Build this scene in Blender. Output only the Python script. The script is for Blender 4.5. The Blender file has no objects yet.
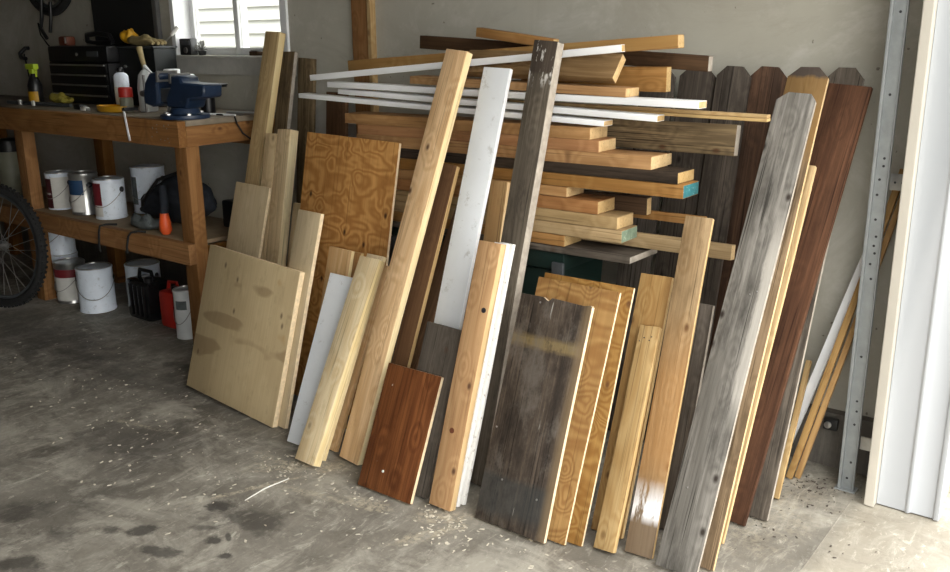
import bpy, bmesh, math, random
from mathutils import Vector, Matrix
random.seed(4)
S = bpy.context.scene
COL = S.collection
S.view_settings.view_transform = 'Standard'
S.view_settings.look = 'None'
S.view_settings.gamma = 1
S.view_settings.exposure = EXPOSURE = -0.1
S.view_settings.use_curve_mapping = False

# ------------------------------------------------------------------ materials
def newmat(name):
    m = bpy.data.materials.new(name); m.use_nodes = True
    nt = m.node_tree; nt.nodes.clear()
    o = nt.nodes.new('ShaderNodeOutputMaterial'); p = nt.nodes.new('ShaderNodeBsdfPrincipled')
    nt.links.new(p.outputs[0], o.inputs[0])
    return m, nt, p
def N(nt, t, **k):
    n = nt.nodes.new(t)
    for a, v in k.items(): setattr(n, a, v)
    return n
def math_(nt, op, a, b=None, c=None, clamp=False):
    n = nt.nodes.new('ShaderNodeMath'); n.operation = op; n.use_clamp = clamp
    for i, v in enumerate((a, b, c)):
        if v is None: continue
        if isinstance(v, (int, float)): n.inputs[i].default_value = v
        else: nt.links.new(v, n.inputs[i])
    return n.outputs[0]
def ramp(nt, fac, lo, hi, v0=0., v1=1.):
    n = nt.nodes.new('ShaderNodeMapRange'); n.clamp = True
    nt.links.new(fac, n.inputs[0])
    for i, v in zip((1, 2, 3, 4), (lo, hi, v0, v1)): n.inputs[i].default_value = v
    return n.outputs[0]
def mix(nt, fac, a, b, mode='MIX'):
    n = nt.nodes.new('ShaderNodeMix'); n.data_type = 'RGBA'; n.blend_type = mode
    for s, v in ((n.inputs[0], fac), (n.inputs[6], a), (n.inputs[7], b)):
        if isinstance(v, (int, float)): s.default_value = v
        elif isinstance(v, tuple): s.default_value = (*v[:3], 1)
        else: nt.links.new(v, s)
    return n.outputs[2]
def noise(nt, vec, scale, detail=3, rough=.55, dist=0.):
    n = nt.nodes.new('ShaderNodeTexNoise'); nt.links.new(vec, n.inputs['Vector'])
    n.inputs['Scale'].default_value = scale; n.inputs['Detail'].default_value = detail
    n.inputs['Roughness'].default_value = rough; n.inputs['Distortion'].default_value = dist
    return n.outputs[0]
def mapping(nt, vec, scale=(1, 1, 1), loc=(0, 0, 0)):
    n = nt.nodes.new('ShaderNodeMapping'); nt.links.new(vec, n.inputs[0])
    n.inputs['Scale'].default_value = scale; n.inputs['Location'].default_value = loc
    return n.outputs[0]
def bump(nt, p, h, strength=.3, dist=.002):
    n = nt.nodes.new('ShaderNodeBump'); n.inputs['Strength'].default_value = strength
    n.inputs['Distance'].default_value = dist
    nt.links.new(h, n.inputs['Height']); nt.links.new(n.outputs[0], p.inputs['Normal'])
def objvec(nt):
    """object coordinates, shifted by each object's own random number so that no two boards repeat"""
    tc = N(nt, 'ShaderNodeTexCoord'); oi = N(nt, 'ShaderNodeObjectInfo')
    cx = N(nt, 'ShaderNodeCombineXYZ'); k = math_(nt, 'MULTIPLY', oi.outputs['Random'], 23.)
    for i in range(3): nt.links.new(k, cx.inputs[i])
    a = N(nt, 'ShaderNodeVectorMath', operation='ADD')
    nt.links.new(tc.outputs['Object'], a.inputs[0]); nt.links.new(cx.outputs[0], a.inputs[1])
    return a.outputs[0], tc.outputs['Object'], oi.outputs['Random']
def sep(nt, v):
    s = N(nt, 'ShaderNodeSeparateXYZ'); nt.links.new(v, s.inputs[0]); return s.outputs
MC = {}
def wood(name, light, dark, ring=30., ringmix=.45, streak=.35, knots=.5, rough=.62, weather=0., sx=7., sz=.9, extra=None, kcol=(.09, .04, .02)):
    if name in MC: return MC[name]
    m, nt, p = newmat(name)
    v, raw, rnd = objvec(nt)
    ms = mapping(nt, v, (sx, sx * .8, sz))
    vk = N(nt, 'ShaderNodeTexVoronoi', voronoi_dimensions='2D'); sv = sep(nt, v); cv = N(nt, 'ShaderNodeCombineXYZ'); nt.links.new(math_(nt, 'MULTIPLY', sv[0], 11.), cv.inputs[0]); nt.links.new(math_(nt, 'MULTIPLY', sv[2], 6.5), cv.inputs[1]); nt.links.new(cv.outputs[0], vk.inputs['Vector']); vk.inputs['Scale'].default_value = 1
    kd = vk.outputs['Distance']
    kpull = ramp(nt, kd, 0., .32, .16, 0.)
    field = math_(nt, 'ADD', noise(nt, ms, 1., 2.2, .5, .25), kpull)
    rings = math_(nt, 'SINE', math_(nt, 'MULTIPLY', field, ring * 2.4))
    rings = ramp(nt, rings, -1., 1.)
    fine = noise(nt, mapping(nt, v, (170, 120, 3.2)), 1., 4, .65)
    mid = noise(nt, mapping(nt, v, (38, 25, 1.6)), 1., 3, .6)
    big = noise(nt, mapping(nt, v, (9, 6, 2.0)), 1., 3, .6)
    base = mix(nt, math_(nt, 'MULTIPLY', rings, ringmix), light, dark)
    base = mix(nt, ramp(nt, fine, .38, .68, 0, streak), base, tuple(c * .62 for c in dark))
    base = mix(nt, ramp(nt, mid, .45, .75, 0, streak * .9), base, dark)
    base = mix(nt, ramp(nt, big, .4, .7, 0, .35), base, tuple(c * .8 for c in dark))
    if weather:
        blot = noise(nt, mapping(nt, v, (14, 10, 4.5)), 1., 5, .7)
        base = mix(nt, ramp(nt, blot, .5, .72, 0, weather), base, tuple(c * .33 for c in dark))
        pale = noise(nt, mapping(nt, v, (60, 40, 2.4), (5, 3, 1)), 1., 4, .7)
        base = mix(nt, ramp(nt, pale, .52, .72, 0, weather * .8), base, tuple(min(1, c * 1.55) for c in light))
    if knots:
        keep = ramp(nt, vk.outputs['Color'], .55, .56) if False else None
        kk = ramp(nt, math_(nt, 'ADD', kd, math_(nt, 'MULTIPLY', fine, .04)), .05, .115, knots, 0.)
        kr = math_(nt, 'GREATER_THAN', sep(nt, vk.outputs['Color'])[0], .68)
        base = mix(nt, math_(nt, 'MULTIPLY', kk, kr), base, kcol)
    crack = noise(nt, mapping(nt, v, (240, 150, 2.6), (1, 2, 3)), 1., 2, .5)
    base = mix(nt, ramp(nt, crack, .61, .68, 0, 0. if ring == 12 else .45 + .5 * min(1, weather)), base, tuple(c * .3 for c in dark))
    grime = noise(nt, mapping(nt, v, (22, 16, 9), (7, 1, 4)), 1., 5, .75)
    base = mix(nt, ramp(nt, grime, .56, .76, 0, .5), base, tuple(c * .55 for c in dark))
    # every board has its own tone
    hs = N(nt, 'ShaderNodeHueSaturation'); nt.links.new(base, hs.inputs['Color'])
    nt.links.new(ramp(nt, rnd, 0, 1, .82, 1.14), hs.inputs['Value']); nt.links.new(ramp(nt, rnd, 0, 1, 1.08, .92), hs.inputs['Saturation'])
    col = hs.outputs[0]
    if extra: col = extra(nt, col, raw, v)
    nt.links.new(col, p.inputs['Base Color']); p.inputs['Roughness'].default_value = rough
    p.inputs['Specular IOR Level'].default_value = .14
    hh = math_(nt, 'ADD', math_(nt, 'MULTIPLY', fine, 1.), math_(nt, 'MULTIPLY', rings, .25))
    bump(nt, p, hh, .35 if not weather else .8, .0015)
    MC[name] = m
    return m
def plain(name, col, rough=.5, metal=0., var=.12, scale=14., spec=.5, bumpy=0., scuff=None, scuff_amt=.6):
    if name in MC: return MC[name]
    m, nt, p = newmat(name)
    v, raw, rnd = objvec(nt)
    n = noise(nt, v, scale, 4, .6)
    c = mix(nt, ramp(nt, n, .3, .7), tuple(x * (1 - var) for x in col), tuple(min(1, x * (1 + var)) for x in col))
    if scuff:
        n2 = noise(nt, v, scale * 2.2, 6, .75)
        c = mix(nt, ramp(nt, n2, .58, .66, 0, scuff_amt), c, scuff)
    nt.links.new(c, p.inputs['Base Color']); p.inputs['Roughness'].default_value = rough
    p.inputs['Metallic'].default_value = metal; p.inputs['Specular IOR Level'].default_value = spec
    if bumpy: bump(nt, p, n, bumpy, .003)
    MC[name] = m
    return m

def paint_smear(nt, col, raw, v):          # white paint brushed on the foot of one board, rusty orange above
    z = sep(nt, raw)[2]
    n = noise(nt, mapping(nt, v, (45, 20, 9)), 1., 4, .7)
    band = math_(nt, 'MULTIPLY', ramp(nt, z, .075, .10), ramp(nt, z, .19, .12))
    f = math_(nt, 'MULTIPLY', band, ramp(nt, n, .42, .52))
    foot = ramp(nt, z, .20, .10, 0., .75)
    col = mix(nt, foot, col, (.16, .12, .085))
    org = math_(nt, 'MULTIPLY', ramp(nt, z, .12, .25), ramp(nt, z, .62, .45, 0, .5))
    col = mix(nt, org, col, (.42, .215, .075))
    return mix(nt, f, col, (.80, .80, .82))
def pale_band(nt, col, raw, v):            # the wide dark board: tan band high up, darker lower quarter, paint drips
    s = sep(nt, raw); z = s[2]
    n = noise(nt, mapping(nt, v, (6, 6, 30)), 1., 4, .7)
    zz = math_(nt, 'ADD', z, math_(nt, 'MULTIPLY', n, .03))
    band = math_(nt, 'MULTIPLY', ramp(nt, zz, .485, .50), ramp(nt, zz, .535, .515, 0, .55))
    col = mix(nt, band, col, (.30, .22, .10))
    bl = noise(nt, mapping(nt, v, (9, 9, 5), (2, 0, 6)), 1., 6, .75)
    col = mix(nt, ramp(nt, bl, .48, .62, 0, .65), col, (.155, .135, .115))
    col = mix(nt, ramp(nt, bl, .46, .36, 0, .7), col, (.03, .024, .02))
    low = math_(nt, 'MULTIPLY', ramp(nt, zz, .155, .135), ramp(nt, zz, .03, .06, 0, .55))
    col = mix(nt, low, col, (.045, .05, .05))
    gb = noise(nt, mapping(nt, v, (7, 7, 5)), 1., 2, .5)
    side = ramp(nt, s[0], .195, .215, 0, .7)
    col = mix(nt, side, col, (.20, .14, .08))
    dr = noise(nt, mapping(nt, v, (70, 10, 7), (3, 1, 2)), 1., 3, .6)
    return mix(nt, ramp(nt, dr, .70, .74, 0, .6), col, (.6, .6, .56))
def worn_streak(nt, col, raw, v):          # big grey picket: paler worn streak near its right edge
    s = sep(nt, raw)
    n = noise(nt, mapping(nt, v, (26, 10, 6)), 1., 5, .75)
    x = math_(nt, 'ADD', s[0], math_(nt, 'MULTIPLY', n, .03))
    f = math_(nt, 'MULTIPLY', ramp(nt, x, .092, .1), ramp(nt, s[2], .35, .45))
    f = math_(nt, 'MULTIPLY', f, ramp(nt, s[2], .95, .8, 0, .55))
    return mix(nt, f, col, (.50, .47, .42))
def dark_cap(nt, col, raw, v):
    z = sep(nt, raw)[2]
    n = noise(nt, mapping(nt, v, (40, 20, 10)), 1., 4, .7)
    c = mix(nt, ramp(nt, z, 1.165, 1.175, 0, .7), col, (.05, .036, .028))
    ch = math_(nt, 'MULTIPLY', ramp(nt, z, 1.13, 1.16), ramp(nt, n, .56, .6, 0, .9))
    return mix(nt, ch, c, (.6, .58, .54))
def amber_top(nt, col, raw, v):
    z = sep(nt, raw)[2]
    n = noise(nt, mapping(nt, v, (30, 20, 10)), 1., 3, .7)
    zz = math_(nt, 'ADD', z, math_(nt, 'MULTIPLY', n, .02))
    c = mix(nt, ramp(nt, zz, 1.03, 1.10, 0, .8), col, (.19, .11, .038))
    return mix(nt, ramp(nt, zz, 1.275, 1.285, 0, .93), c, (.055, .045, .04))
def paint_specks(nt, col, raw, v):
    n = noise(nt, mapping(nt, v, (60, 30, 30)), 1., 2, .5)
    return mix(nt, ramp(nt, n, .74, .76, 0, .8), col, (.7, .68, .62))
def stained_lumps(nt, col, raw, v):        # birch sheet: brown heart-wood patches
    n = noise(nt, mapping(nt, v, (3.2, 3, 9.5), (1.3, 0, 2.2)), 1., 1.6, .5)
    c = mix(nt, ramp(nt, n, .60, .63, 0, .5), col, (.22, .14, .07))
    n2 = noise(nt, mapping(nt, v, (9, 5, 9), (4, 0, 1)), 1., 2, .5)
    return mix(nt, ramp(nt, n2, .70, .76, 0, .45), c, (.40, .24, .08))

W_pine = wood('pine_wood', (.53, .38, .195), (.35, .21, .085), ringmix=.5, streak=.3)
W_pineLit = wood('lit_pine_wood', (.90, .76, .52), (.70, .51, .28), ringmix=.5, streak=.3, weather=.1)  # pine lightened for the left boards, in place of stronger light there
W_firLit = wood('lit_fir_lumber', (.76, .53, .31), (.54, .33, .155), ringmix=.6, streak=.35, knots=.95)  # lighter copy of the fir; extra light on left boards is in the colour
W_knotty = wood('knotty_brown_lumber', (.28, .18, .09), (.16, .095, .04), ringmix=.6, streak=.5, knots=.9, weather=.3)
W_tan = wood('tan_lumber', (.68, .52, .30), (.48, .335, .17), ringmix=.5, streak=.4, weather=.12)
W_birch = wood('birch_plywood', (.56, .44, .255), (.45, .335, .185), ring=12, ringmix=.35, streak=.2, knots=.7, sx=3, sz=1.3, extra=stained_lumps, kcol=(.06, .035, .02))
W_birch2 = wood('birch_board', (.56, .45, .285), (.44, .335, .195), ring=12, ringmix=.35, streak=.3, knots=0, sx=5, sz=.8)
W_fir = wood('fir_lumber', (.53, .325, .155), (.36, .19, .08), ringmix=.6, streak=.35, knots=.95)
W_orange = wood('fir_plywood', (.60, .31, .085), (.34, .14, .028), ring=24, ringmix=.85, streak=.25, knots=.95, sx=4.0, sz=10., kcol=(.05, .02, .01))
W_orange2 = wood('fir_plywood_flame', (.35, .205, .072), (.22, .105, .03), ring=40, ringmix=.8, streak=.25, knots=.8, sx=2.6, sz=8.0)
W_yellow = wood('honey_board', (.46, .295, .12), (.32, .17, .06), ringmix=.55, streak=.35, knots=.6)
W_grey = wood('weathered_grey', (.235, .22, .198), (.125, .115, .10), ringmix=.5, streak=.6, knots=.95, weather=.85, rough=.85, kcol=(.03, .022, .018), extra=worn_streak)
W_grey2 = wood('weathered_beam', (.175, .148, .115), (.09, .074, .058), ringmix=.5, streak=.6, knots=.7, weather=.7, rough=.85, extra=dark_cap)
W_grey3 = wood('weathered_offcut', (.155, .13, .105), (.085, .07, .056), ringmix=.45, streak=.6, knots=.5, weather=.7, rough=.85)
W_dark = wood('dark_weathered_board', (.125, .098, .076), (.05, .04, .034), ring=14, ringmix=.5, streak=.5, knots=0, weather=.95, rough=.6, extra=pale_band)
W_fence = wood('fence_picket_wood', (.12, .10, .082), (.055, .045, .037), ringmix=.45, streak=.6, knots=.8, weather=.75, rough=.85, kcol=(.015, .012, .01))
W_rust = wood('rusty_picket_wood', (.13, .07, .042), (.05, .032, .023), ringmix=.45, streak=.6, knots=.5, weather=.7, rough=.85)
W_red = wood('red_brown_picket', (.115, .055, .03), (.06, .028, .017), ringmix=.4, streak=.55, knots=.4, weather=.6, rough=.8)
W_brown = wood('brown_stained_wood', (.23, .085, .028), (.085, .026, .010), ring=22, ringmix=.6, streak=.55, knots=.5, weather=.25, rough=.42, extra=paint_specks)
W_walnut = wood('dark_brown_board', (.17, .095, .05), (.10, .052, .028), ringmix=.4, streak=.5, knots=0)
W_rail = wood('weathered_rail', (.225, .165, .095), (.10, .07, .04), ringmix=.5, streak=.6, knots=.8, weather=.8, rough=.85)
W_smear = wood('smeared_board', (.38, .27, .155), (.25, .155, .075), ringmix=.5, streak=.5, knots=.9, weather=.55, rough=.75, extra=paint_smear)
W_amber = wood('amber_picket', (.22, .15, .085), (.11, .07, .035), ringmix=.45, streak=.55, knots=.5, weather=.6, rough=.8, extra=amber_top)
W_bench = wood('bench_lumber', (.31, .155, .055), (.19, .08, .024), ringmix=.5, streak=.35, knots=.8)
W_stack = [wood('stack_lumber', (.47, .265, .11), (.29, .145, .05), ringmix=.5, streak=.4, weather=.1),
           wood('stack_lumber_orange', (.47, .245, .11), (.28, .125, .05), ringmix=.5, streak=.4, weather=.1),
           wood('stack_lumber_pale', (.48, .34, .175), (.30, .195, .085), ringmix=.5, streak=.4, weather=.1)]
W_black = wood('charred_lumber', (.085, .062, .045), (.03, .023, .018), ringmix=.4, streak=.6, knots=0, weather=.8, rough=.8)
W_choc = wood('chocolate_lumber', (.095, .055, .03), (.05, .03, .018), ringmix=.4, streak=.5, knots=0)
M_cut = wood('fresh_cut_edge', (.66, .48, .25), (.50, .32, .14), ring=10, ringmix=.4, streak=.35, knots=0, sx=20, sz=2)
M_cutLit = wood('lit_cut_edge', (.92, .77, .47), (.76, .56, .28), ring=10, ringmix=.4, streak=.3, knots=0, sx=20, sz=2)  # cut edge lightened further: side light on the left boards painted in
M_cutply = plain('plywood_edge', (.74, .59, .38), .7, var=.18, scale=60)
M_cutgrey = plain('greyed_edge', (.34, .30, .25), .8, var=.25, scale=40)
M_white = plain('white_painted_wood', (.85, .88, .91), .45, var=.04, scale=8, scuff=(.42, .41, .38), scuff_amt=.5)
M_whitetrim = plain('white_trim_paint', (.86, .87, .88), .45, var=.03, scale=8)
M_chipped = plain('chipped_white_paint', (.74, .73, .70), .6, var=.06, scale=30, scuff=(.25, .2, .15), scuff_amt=.8)
M_teal = plain('teal_end_paint', (.03, .16, .18), .6, var=.3, scale=40, scuff=(.5, .6, .6))
M_greenend = plain('green_end_paint', (.20, .27, .19), .7, var=.35, scale=50, scuff=(.6, .62, .5))
M_steel = plain('galvanized_steel', (.30, .32, .325), .5, .25, var=.12, scale=25)
M_tin = plain('tin', (.50, .50, .49), .3, .9, var=.12, scale=30)
M_black = plain('black_plastic', (.007, .007, .008), .38, var=.2)
M_rubber = plain('black_rubber', (.012, .012, .012), .85, var=.25, scale=60)
M_blackgloss = plain('glossy_black_metal', (.008, .008, .009), .14, var=.1)
M_darkgrey = plain('dark_grey_plastic', (.055, .06, .065), .45)
M_blue = plain('vise_blue_enamel', (.012, .026, .058), .42, var=.2, scale=18, scuff=(.10, .12, .15), scuff_amt=.4)
M_red = plain('red_plastic', (.42, .022, .014), .45)
M_orange = plain('orange_plastic', (.75, .10, .02), .5)
M_yellow = plain('yellow_plastic', (.55, .29, .012), .5)
M_lime = plain('lime_plastic', (.46, .62, .03), .4)
M_canwhite = plain('white_can_paint', (.76, .83, .92), .4, var=.05, scuff=(.35, .36, .36), scale=20, scuff_amt=.5)
M_label = plain('paper_label', (.66, .65, .61), .7, var=.05, scale=30)
M_labelred = plain('dark_red_label', (.16, .012, .018), .6)
M_labelmaroon = plain('maroon_label', (.06, .008, .012), .6)
M_labelblue = plain('navy_label', (.015, .05, .12), .6)
M_ink = plain('black_ink', (.02, .02, .025), .6)
M_cream = plain('cream_paint', (.50, .47, .41), .55, var=.04)
M_vinyl = plain('white_vinyl', (.76, .77, .78), .4, var=.03)
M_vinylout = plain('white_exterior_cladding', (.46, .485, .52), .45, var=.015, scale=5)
M_green = plain('dark_green_plastic', (.006, .018, .015), .4, var=.2)
M_tape = plain('tan_leather', (.26, .20, .09), .7, var=.2)
M_nail = plain('steel_nail', (.3, .29, .28), .4, .8)
M_clear = plain('milky_plastic', (.62, .64, .64), .35, var=.05)
M_darkcloth = plain('dark_blue_cloth', (.012, .016, .024), .85, var=.4, scale=30, bumpy=.5)
M_greycloth = plain('grey_cloth', (.10, .115, .115), .85, var=.3, scale=30, bumpy=.5)
M_crate = plain('dull_green_metal', (.20, .20, .145), .5)

def mat_wall():
    m, nt, p = newmat('drywall'); tc = N(nt, 'ShaderNodeTexCoord'); v = tc.outputs['Object']
    a = noise(nt, v, 1.6, 5, .6); b = noise(nt, v, 9, 5, .7); s = noise(nt, v, 42, 2, .5)
    c = mix(nt, ramp(nt, a, .35, .68), (.46, .445, .38), (.375, .355, .295))
    c = mix(nt, ramp(nt, b, .55, .75, 0, .4), c, (.58, .56, .51))
    c = mix(nt, ramp(nt, s, .715, .74, 0, .8), c, (.13, .11, .09))
    sm = noise(nt, mapping(nt, v, (1.6, 1.6, 2.6), (3, 3, 1)), 1, 7, .75, .8)
    c = mix(nt, ramp(nt, sm, .54, .66, 0, .45), c, (.60, .585, .54))
    c = mix(nt, ramp(nt, sm, .47, .36, 0, .35), c, (.33, .30, .25))
    st = noise(nt, mapping(nt, v, (6, 6, .8)), 1, 4, .6)
    c = mix(nt, ramp(nt, st, .6, .75, 0, .3), c, (.27, .23, .18))
    nt.links.new(c, p.inputs['Base Color']); p.inputs['Roughness'].default_value = .85
    bump(nt, p, b, .15, .004); return m
def mat_concrete(name, base, dark, light, blobs=(), dust=(), stains=.7, flecks=True):
    m, nt, p = newmat(name); tc = N(nt, 'ShaderNodeTexCoord'); v = tc.outputs['Object']
    big = noise(nt, v, 1.8, 5, .6, .4); mid = noise(nt, v, 7, 6, .68, .3); fine = noise(nt, v, 60, 5, .7)
    c = mix(nt, ramp(nt, mid, .3, .7), dark, base)
    c = mix(nt, ramp(nt, big, .42, .66, 0, stains), c, tuple(x * .5 for x in dark))
    scr = noise(nt, mapping(nt, v, (16, 5, 1)), 1, 6, .75, .8)
    c = mix(nt, ramp(nt, scr, .52, .66, 0, .55), c, light)
    sc2 = noise(nt, mapping(nt, v, (6, 17, 1), (3, 3, 0)), 1, 7, .8, 1.2)
    c = mix(nt, ramp(nt, sc2, .53, .66, 0, .5), c, tuple(x * .62 for x in dark))
    c = mix(nt, ramp(nt, fine, .35, .7, .0, .28), c, tuple(x * .65 for x in dark))
    w1 = noise(nt, mapping(nt, v, (26, 9, 1), (9, 2, 0)), 1, 8, .82, 2.0)
    c = mix(nt, ramp(nt, w1, .56, .64, 0, .45), c, tuple(min(1, x * 1.25) for x in light))
    w2 = noise(nt, mapping(nt, v, (11, 14, 1), (1, 8, 0)), 1, 8, .85, 1.0)
    c = mix(nt, ramp(nt, w2, .55, .68, 0, .55), c, tuple(x * .5 for x in dark))
    pt_ = noise(nt, mapping(nt, v, (3.2, 4.5, 1), (4, 1, 0)), 1, 7, .72, .5)
    c = mix(nt, ramp(nt, pt_, .5, .62, 0, .5), c, light)
    if flecks:
        fl = noise(nt, mapping(nt, v, (34, 22, 1), (2, 7, 0)), 1, 3, .6, .6)
        zone = ramp(nt, noise(nt, v, 2.3, 2, .5), .42, .60)
        c = mix(nt, math_(nt, 'MULTIPLY', ramp(nt, fl, .62, .68, 0, .7), zone), c, (.55, .52, .44))
    wob = noise(nt, v, 11, 5, .7)
    def blob(x, y, rx, ry, ang, soft):
        n = N(nt, 'ShaderNodeVectorMath', operation='SUBTRACT'); nt.links.new(v, n.inputs[0]); n.inputs[1].default_value = (x, y, 0)
        rt = N(nt, 'ShaderNodeVectorRotate'); rt.rotation_type = 'Z_AXIS'; nt.links.new(n.outputs[0], rt.inputs[0]); rt.inputs['Angle'].default_value = -ang
        q = mapping(nt, rt.outputs[0], (1 / rx, 1 / ry, 0))
        ln = N(nt, 'ShaderNodeVectorMath', operation='LENGTH'); nt.links.new(q, ln.inputs[0])
        d = math_(nt, 'ADD', ln.outputs['Value'], math_(nt, 'ADD', math_(nt, 'MULTIPLY', math_(nt, 'SUBTRACT', wob, .5), 4.2), math_(nt, 'MULTIPLY', math_(nt, 'SUBTRACT', mid, .5), 2.5)))
        return ramp(nt, d, 1. + soft, 1. - soft)
    for x, y, rx, ry, ang, soft, k in blobs:
        c = mix(nt, math_(nt, 'MULTIPLY', blob(x, y, rx, ry, ang, soft), k), c, (.045, .04, .035))
    for x, y, rx, ry, ang, soft, k in dust:
        d = noise(nt, v, 55, 4, .8)
        c = mix(nt, math_(nt, 'MULTIPLY', math_(nt, 'MULTIPLY', blob(x, y, rx, ry, ang, soft), ramp(nt, d, .44, .56)), k), c, (.50, .44, .33))
    nt.links.new(c, p.inputs['Base Color'])
    nt.links.new(ramp(nt, mid, .3, .7, .55, .85), p.inputs['Roughness'])
    bump(nt, p, math_(nt, 'ADD', fine, math_(nt, 'MULTIPLY', mid, 1.5)), .35, .004)
    return m
M_wall = mat_wall()
M_floor = mat_concrete('garage_concrete', (.335, .31, .262), (.17, .153, .125), (.50, .47, .40),
    blobs=[(-2.0, 1.13, .055, .022, .7, .25, .8), (-2.06, 1.09, .035, .02, .5, .3, .7), (-2.14, 1.0, .045, .035, .5, .4, .55), (-1.84, 1.34, .12, .05, .35, .35, .6), (-1.93, 1.33, .05, .02, .4, .3, .75),
           (-1.80, 1.22, .03, .018, .2, .3, .85), (-1.72, 1.19, .02, .014, .9, .3, .85), (-1.78, 1.25, .03, .008, -.6, .3, .8), (-1.88, 1.10, .05, .018, .4, .3, .75), (-2.10, .87, .05, .03, .3, .4, .7), (-2.36, 1.0, .06, .05, .8, .5, .6), (-2.27, 1.12, .03, .015, .4, .4, .5),
           (-2.5, 1.45, .22, .12, .5, .6, .5), (-3.1, 1.75, .4, .12, .1, .7, .45), (-2.9, 1.95, .15, .03, .1, .5, .6), (-3.9, 1.8, .5, .15, 0, .8, .5), (-1.88, 1.24, .03, .012, .6, .4, .6)],
    dust=[(-1.40, 1.66, .07, .025, .5, .6, .9), (-1.36, 1.60, .09, .02, 1.1, .6, .8), (-1.62, 1.60, .08, .02, .1, .6, .7), (-1.95, 1.62, .14, .03, .7, .7, .75), (-1.93, 1.49, .16, .008, 1.15, .5, .9), (-1.75, 1.55, .12, .012, .2, .6, .6), (-2.05, 1.62, .07, .02, 0, .6, .6), (-2.6, 1.52, .1, .01, .2, .6, .6), (-.75, 2.25, .12, .2, 0, .8, .4)])
M_drive = mat_concrete('driveway_concrete', (.36, .335, .28), (.27, .24, .19), (.44, .42, .36), stains=.35, flecks=True)
M_curb = mat_concrete('curb_concrete', (.15, .135, .115), (.09, .08, .07), (.22, .20, .17), stains=.4, flecks=False)
M_siding = plain('white_lap_siding', (.50, .51, .50), .6, var=.02)
M_ground = plain('gravel_ground', (.42, .39, .33), .9, var=.3, scale=3)

# ------------------------------------------------------------------ helpers
def link(name, bm, mats, parent=None, smooth=None):
    me = bpy.data.meshes.new(name)
    bmesh.ops.recalc_face_normals(bm, faces=bm.faces)
    bm.to_mesh(me); bm.free()
    for m in (mats if isinstance(mats, (list, tuple)) else [mats]): me.materials.append(m)
    o = bpy.data.objects.new(name, me); COL.objects.link(o)
    if smooth:
        me.shade_smooth()
        try: me.set_sharp_from_angle(angle=math.radians(smooth))
        except Exception: pass
    if parent: o.parent = parent
    return o
def tag(o, label=None, cat=None, group=None, kind=None):
    if label: o['label'] = label
    if cat: o['category'] = cat
    if group: o['group'] = group
    if kind: o['kind'] = kind
    return o
def thing(name, loc, label, cat, group=None, rot=(0, 0, 0)):
    o = bpy.data.objects.new(name, None); COL.objects.link(o); o.location = loc; o.rotation_euler = rot
    o.empty_display_size = .05
    return tag(o, label, cat, group)
def boxm(bm, x0, x1, y0, y1, z0, z1, mi=0, bev=0.):
    r = bmesh.ops.create_cube(bm, size=1)
    vs = r['verts']
    bmesh.ops.scale(bm, vec=(x1 - x0, y1 - y0, z1 - z0), verts=vs)
    bmesh.ops.translate(bm, vec=((x0 + x1) / 2, (y0 + y1) / 2, (z0 + z1) / 2), verts=vs)
    es = list({e for v in vs for e in v.link_edges}); fs = list({f for v in vs for f in v.link_faces})
    for f in fs: f.material_index = mi
    if bev: bmesh.ops.bevel(bm, geom=es, offset=bev, segments=2, affect='EDGES', profile=.6)
    return bm
def box(name, x0, x1, y0, y1, z0, z1, m, parent=None, bev=.002):
    bm = bmesh.new(); boxm(bm, x0, x1, y0, y1, z0, z1, 0, bev)
    return link(name, bm, m, parent, smooth=40)
def lathe_m(bm, prof, seg=32, mat=None, mi=0, cap=True):
    """prof: (r, z) pairs"""
    rings = []
    for r, z in prof:
        rings.append([bm.verts.new(Vector((r * math.cos(2 * math.pi * i / seg), r * math.sin(2 * math.pi * i / seg), z))) for i in range(seg)])
    fs = []
    for a, b in zip(rings, rings[1:]):
        for i in range(seg): fs.append(bm.faces.new((a[i], a[(i + 1) % seg], b[(i + 1) % seg], b[i])))
    if cap:
        fs.append(bm.faces.new(rings[0][::-1])); fs.append(bm.faces.new(rings[-1]))
    for f in fs: f.material_index = mi
    if mat is not None: bmesh.ops.transform(bm, matrix=mat, verts=[v for r in rings for v in r])
    return bm
def lathe(name, prof, m, parent=None, seg=32, mat=None, cap=True, smooth=35):
    bm = bmesh.new(); lathe_m(bm, prof, seg, mat, 0, cap); return link(name, bm, m, parent, smooth=smooth)
def tube_m(bm, pts, r, seg=8, closed=False, mi=0):
    pts = [Vector(p) for p in pts]; n = len(pts); rings = []; up = None
    for i, p in enumerate(pts):
        if closed: t = pts[(i + 1) % n] - pts[i - 1]
        else: t = pts[min(i + 1, n - 1)] - pts[max(i - 1, 0)]
        t.normalize()
        if up is None:
            up = Vector((0, 0, 1)) if abs(t.z) < .9 else Vector((1, 0, 0))
        s = t.cross(up)
        if s.length < 1e-4: s = t.orthogonal()
        s.normalize(); up = s.cross(t).normalized()
        rr = r[i] if isinstance(r, (list, tuple)) else r
        rings.append([bm.verts.new(p + (s * math.cos(2 * math.pi * k / seg) + up * math.sin(2 * math.pi * k / seg)) * rr) for k in range(seg)])
    rng = range(n) if closed else range(n - 1)
    for i in rng:
        a, b = rings[i], rings[(i + 1) % n]
        for k in range(seg):
            f = bm.faces.new((a[k], a[(k + 1) % seg], b[(k + 1) % seg], b[k])); f.material_index = mi
    if not closed:
        bm.faces.new(rings[0][::-1]).material_index = mi; bm.faces.new(rings[-1]).material_index = mi
    return bm
def tube(name, pts, r, m, parent=None, seg=8, closed=False):
    bm = bmesh.new(); tube_m(bm, pts, r, seg, closed); return link(name, bm, m, parent, smooth=50)
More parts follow.
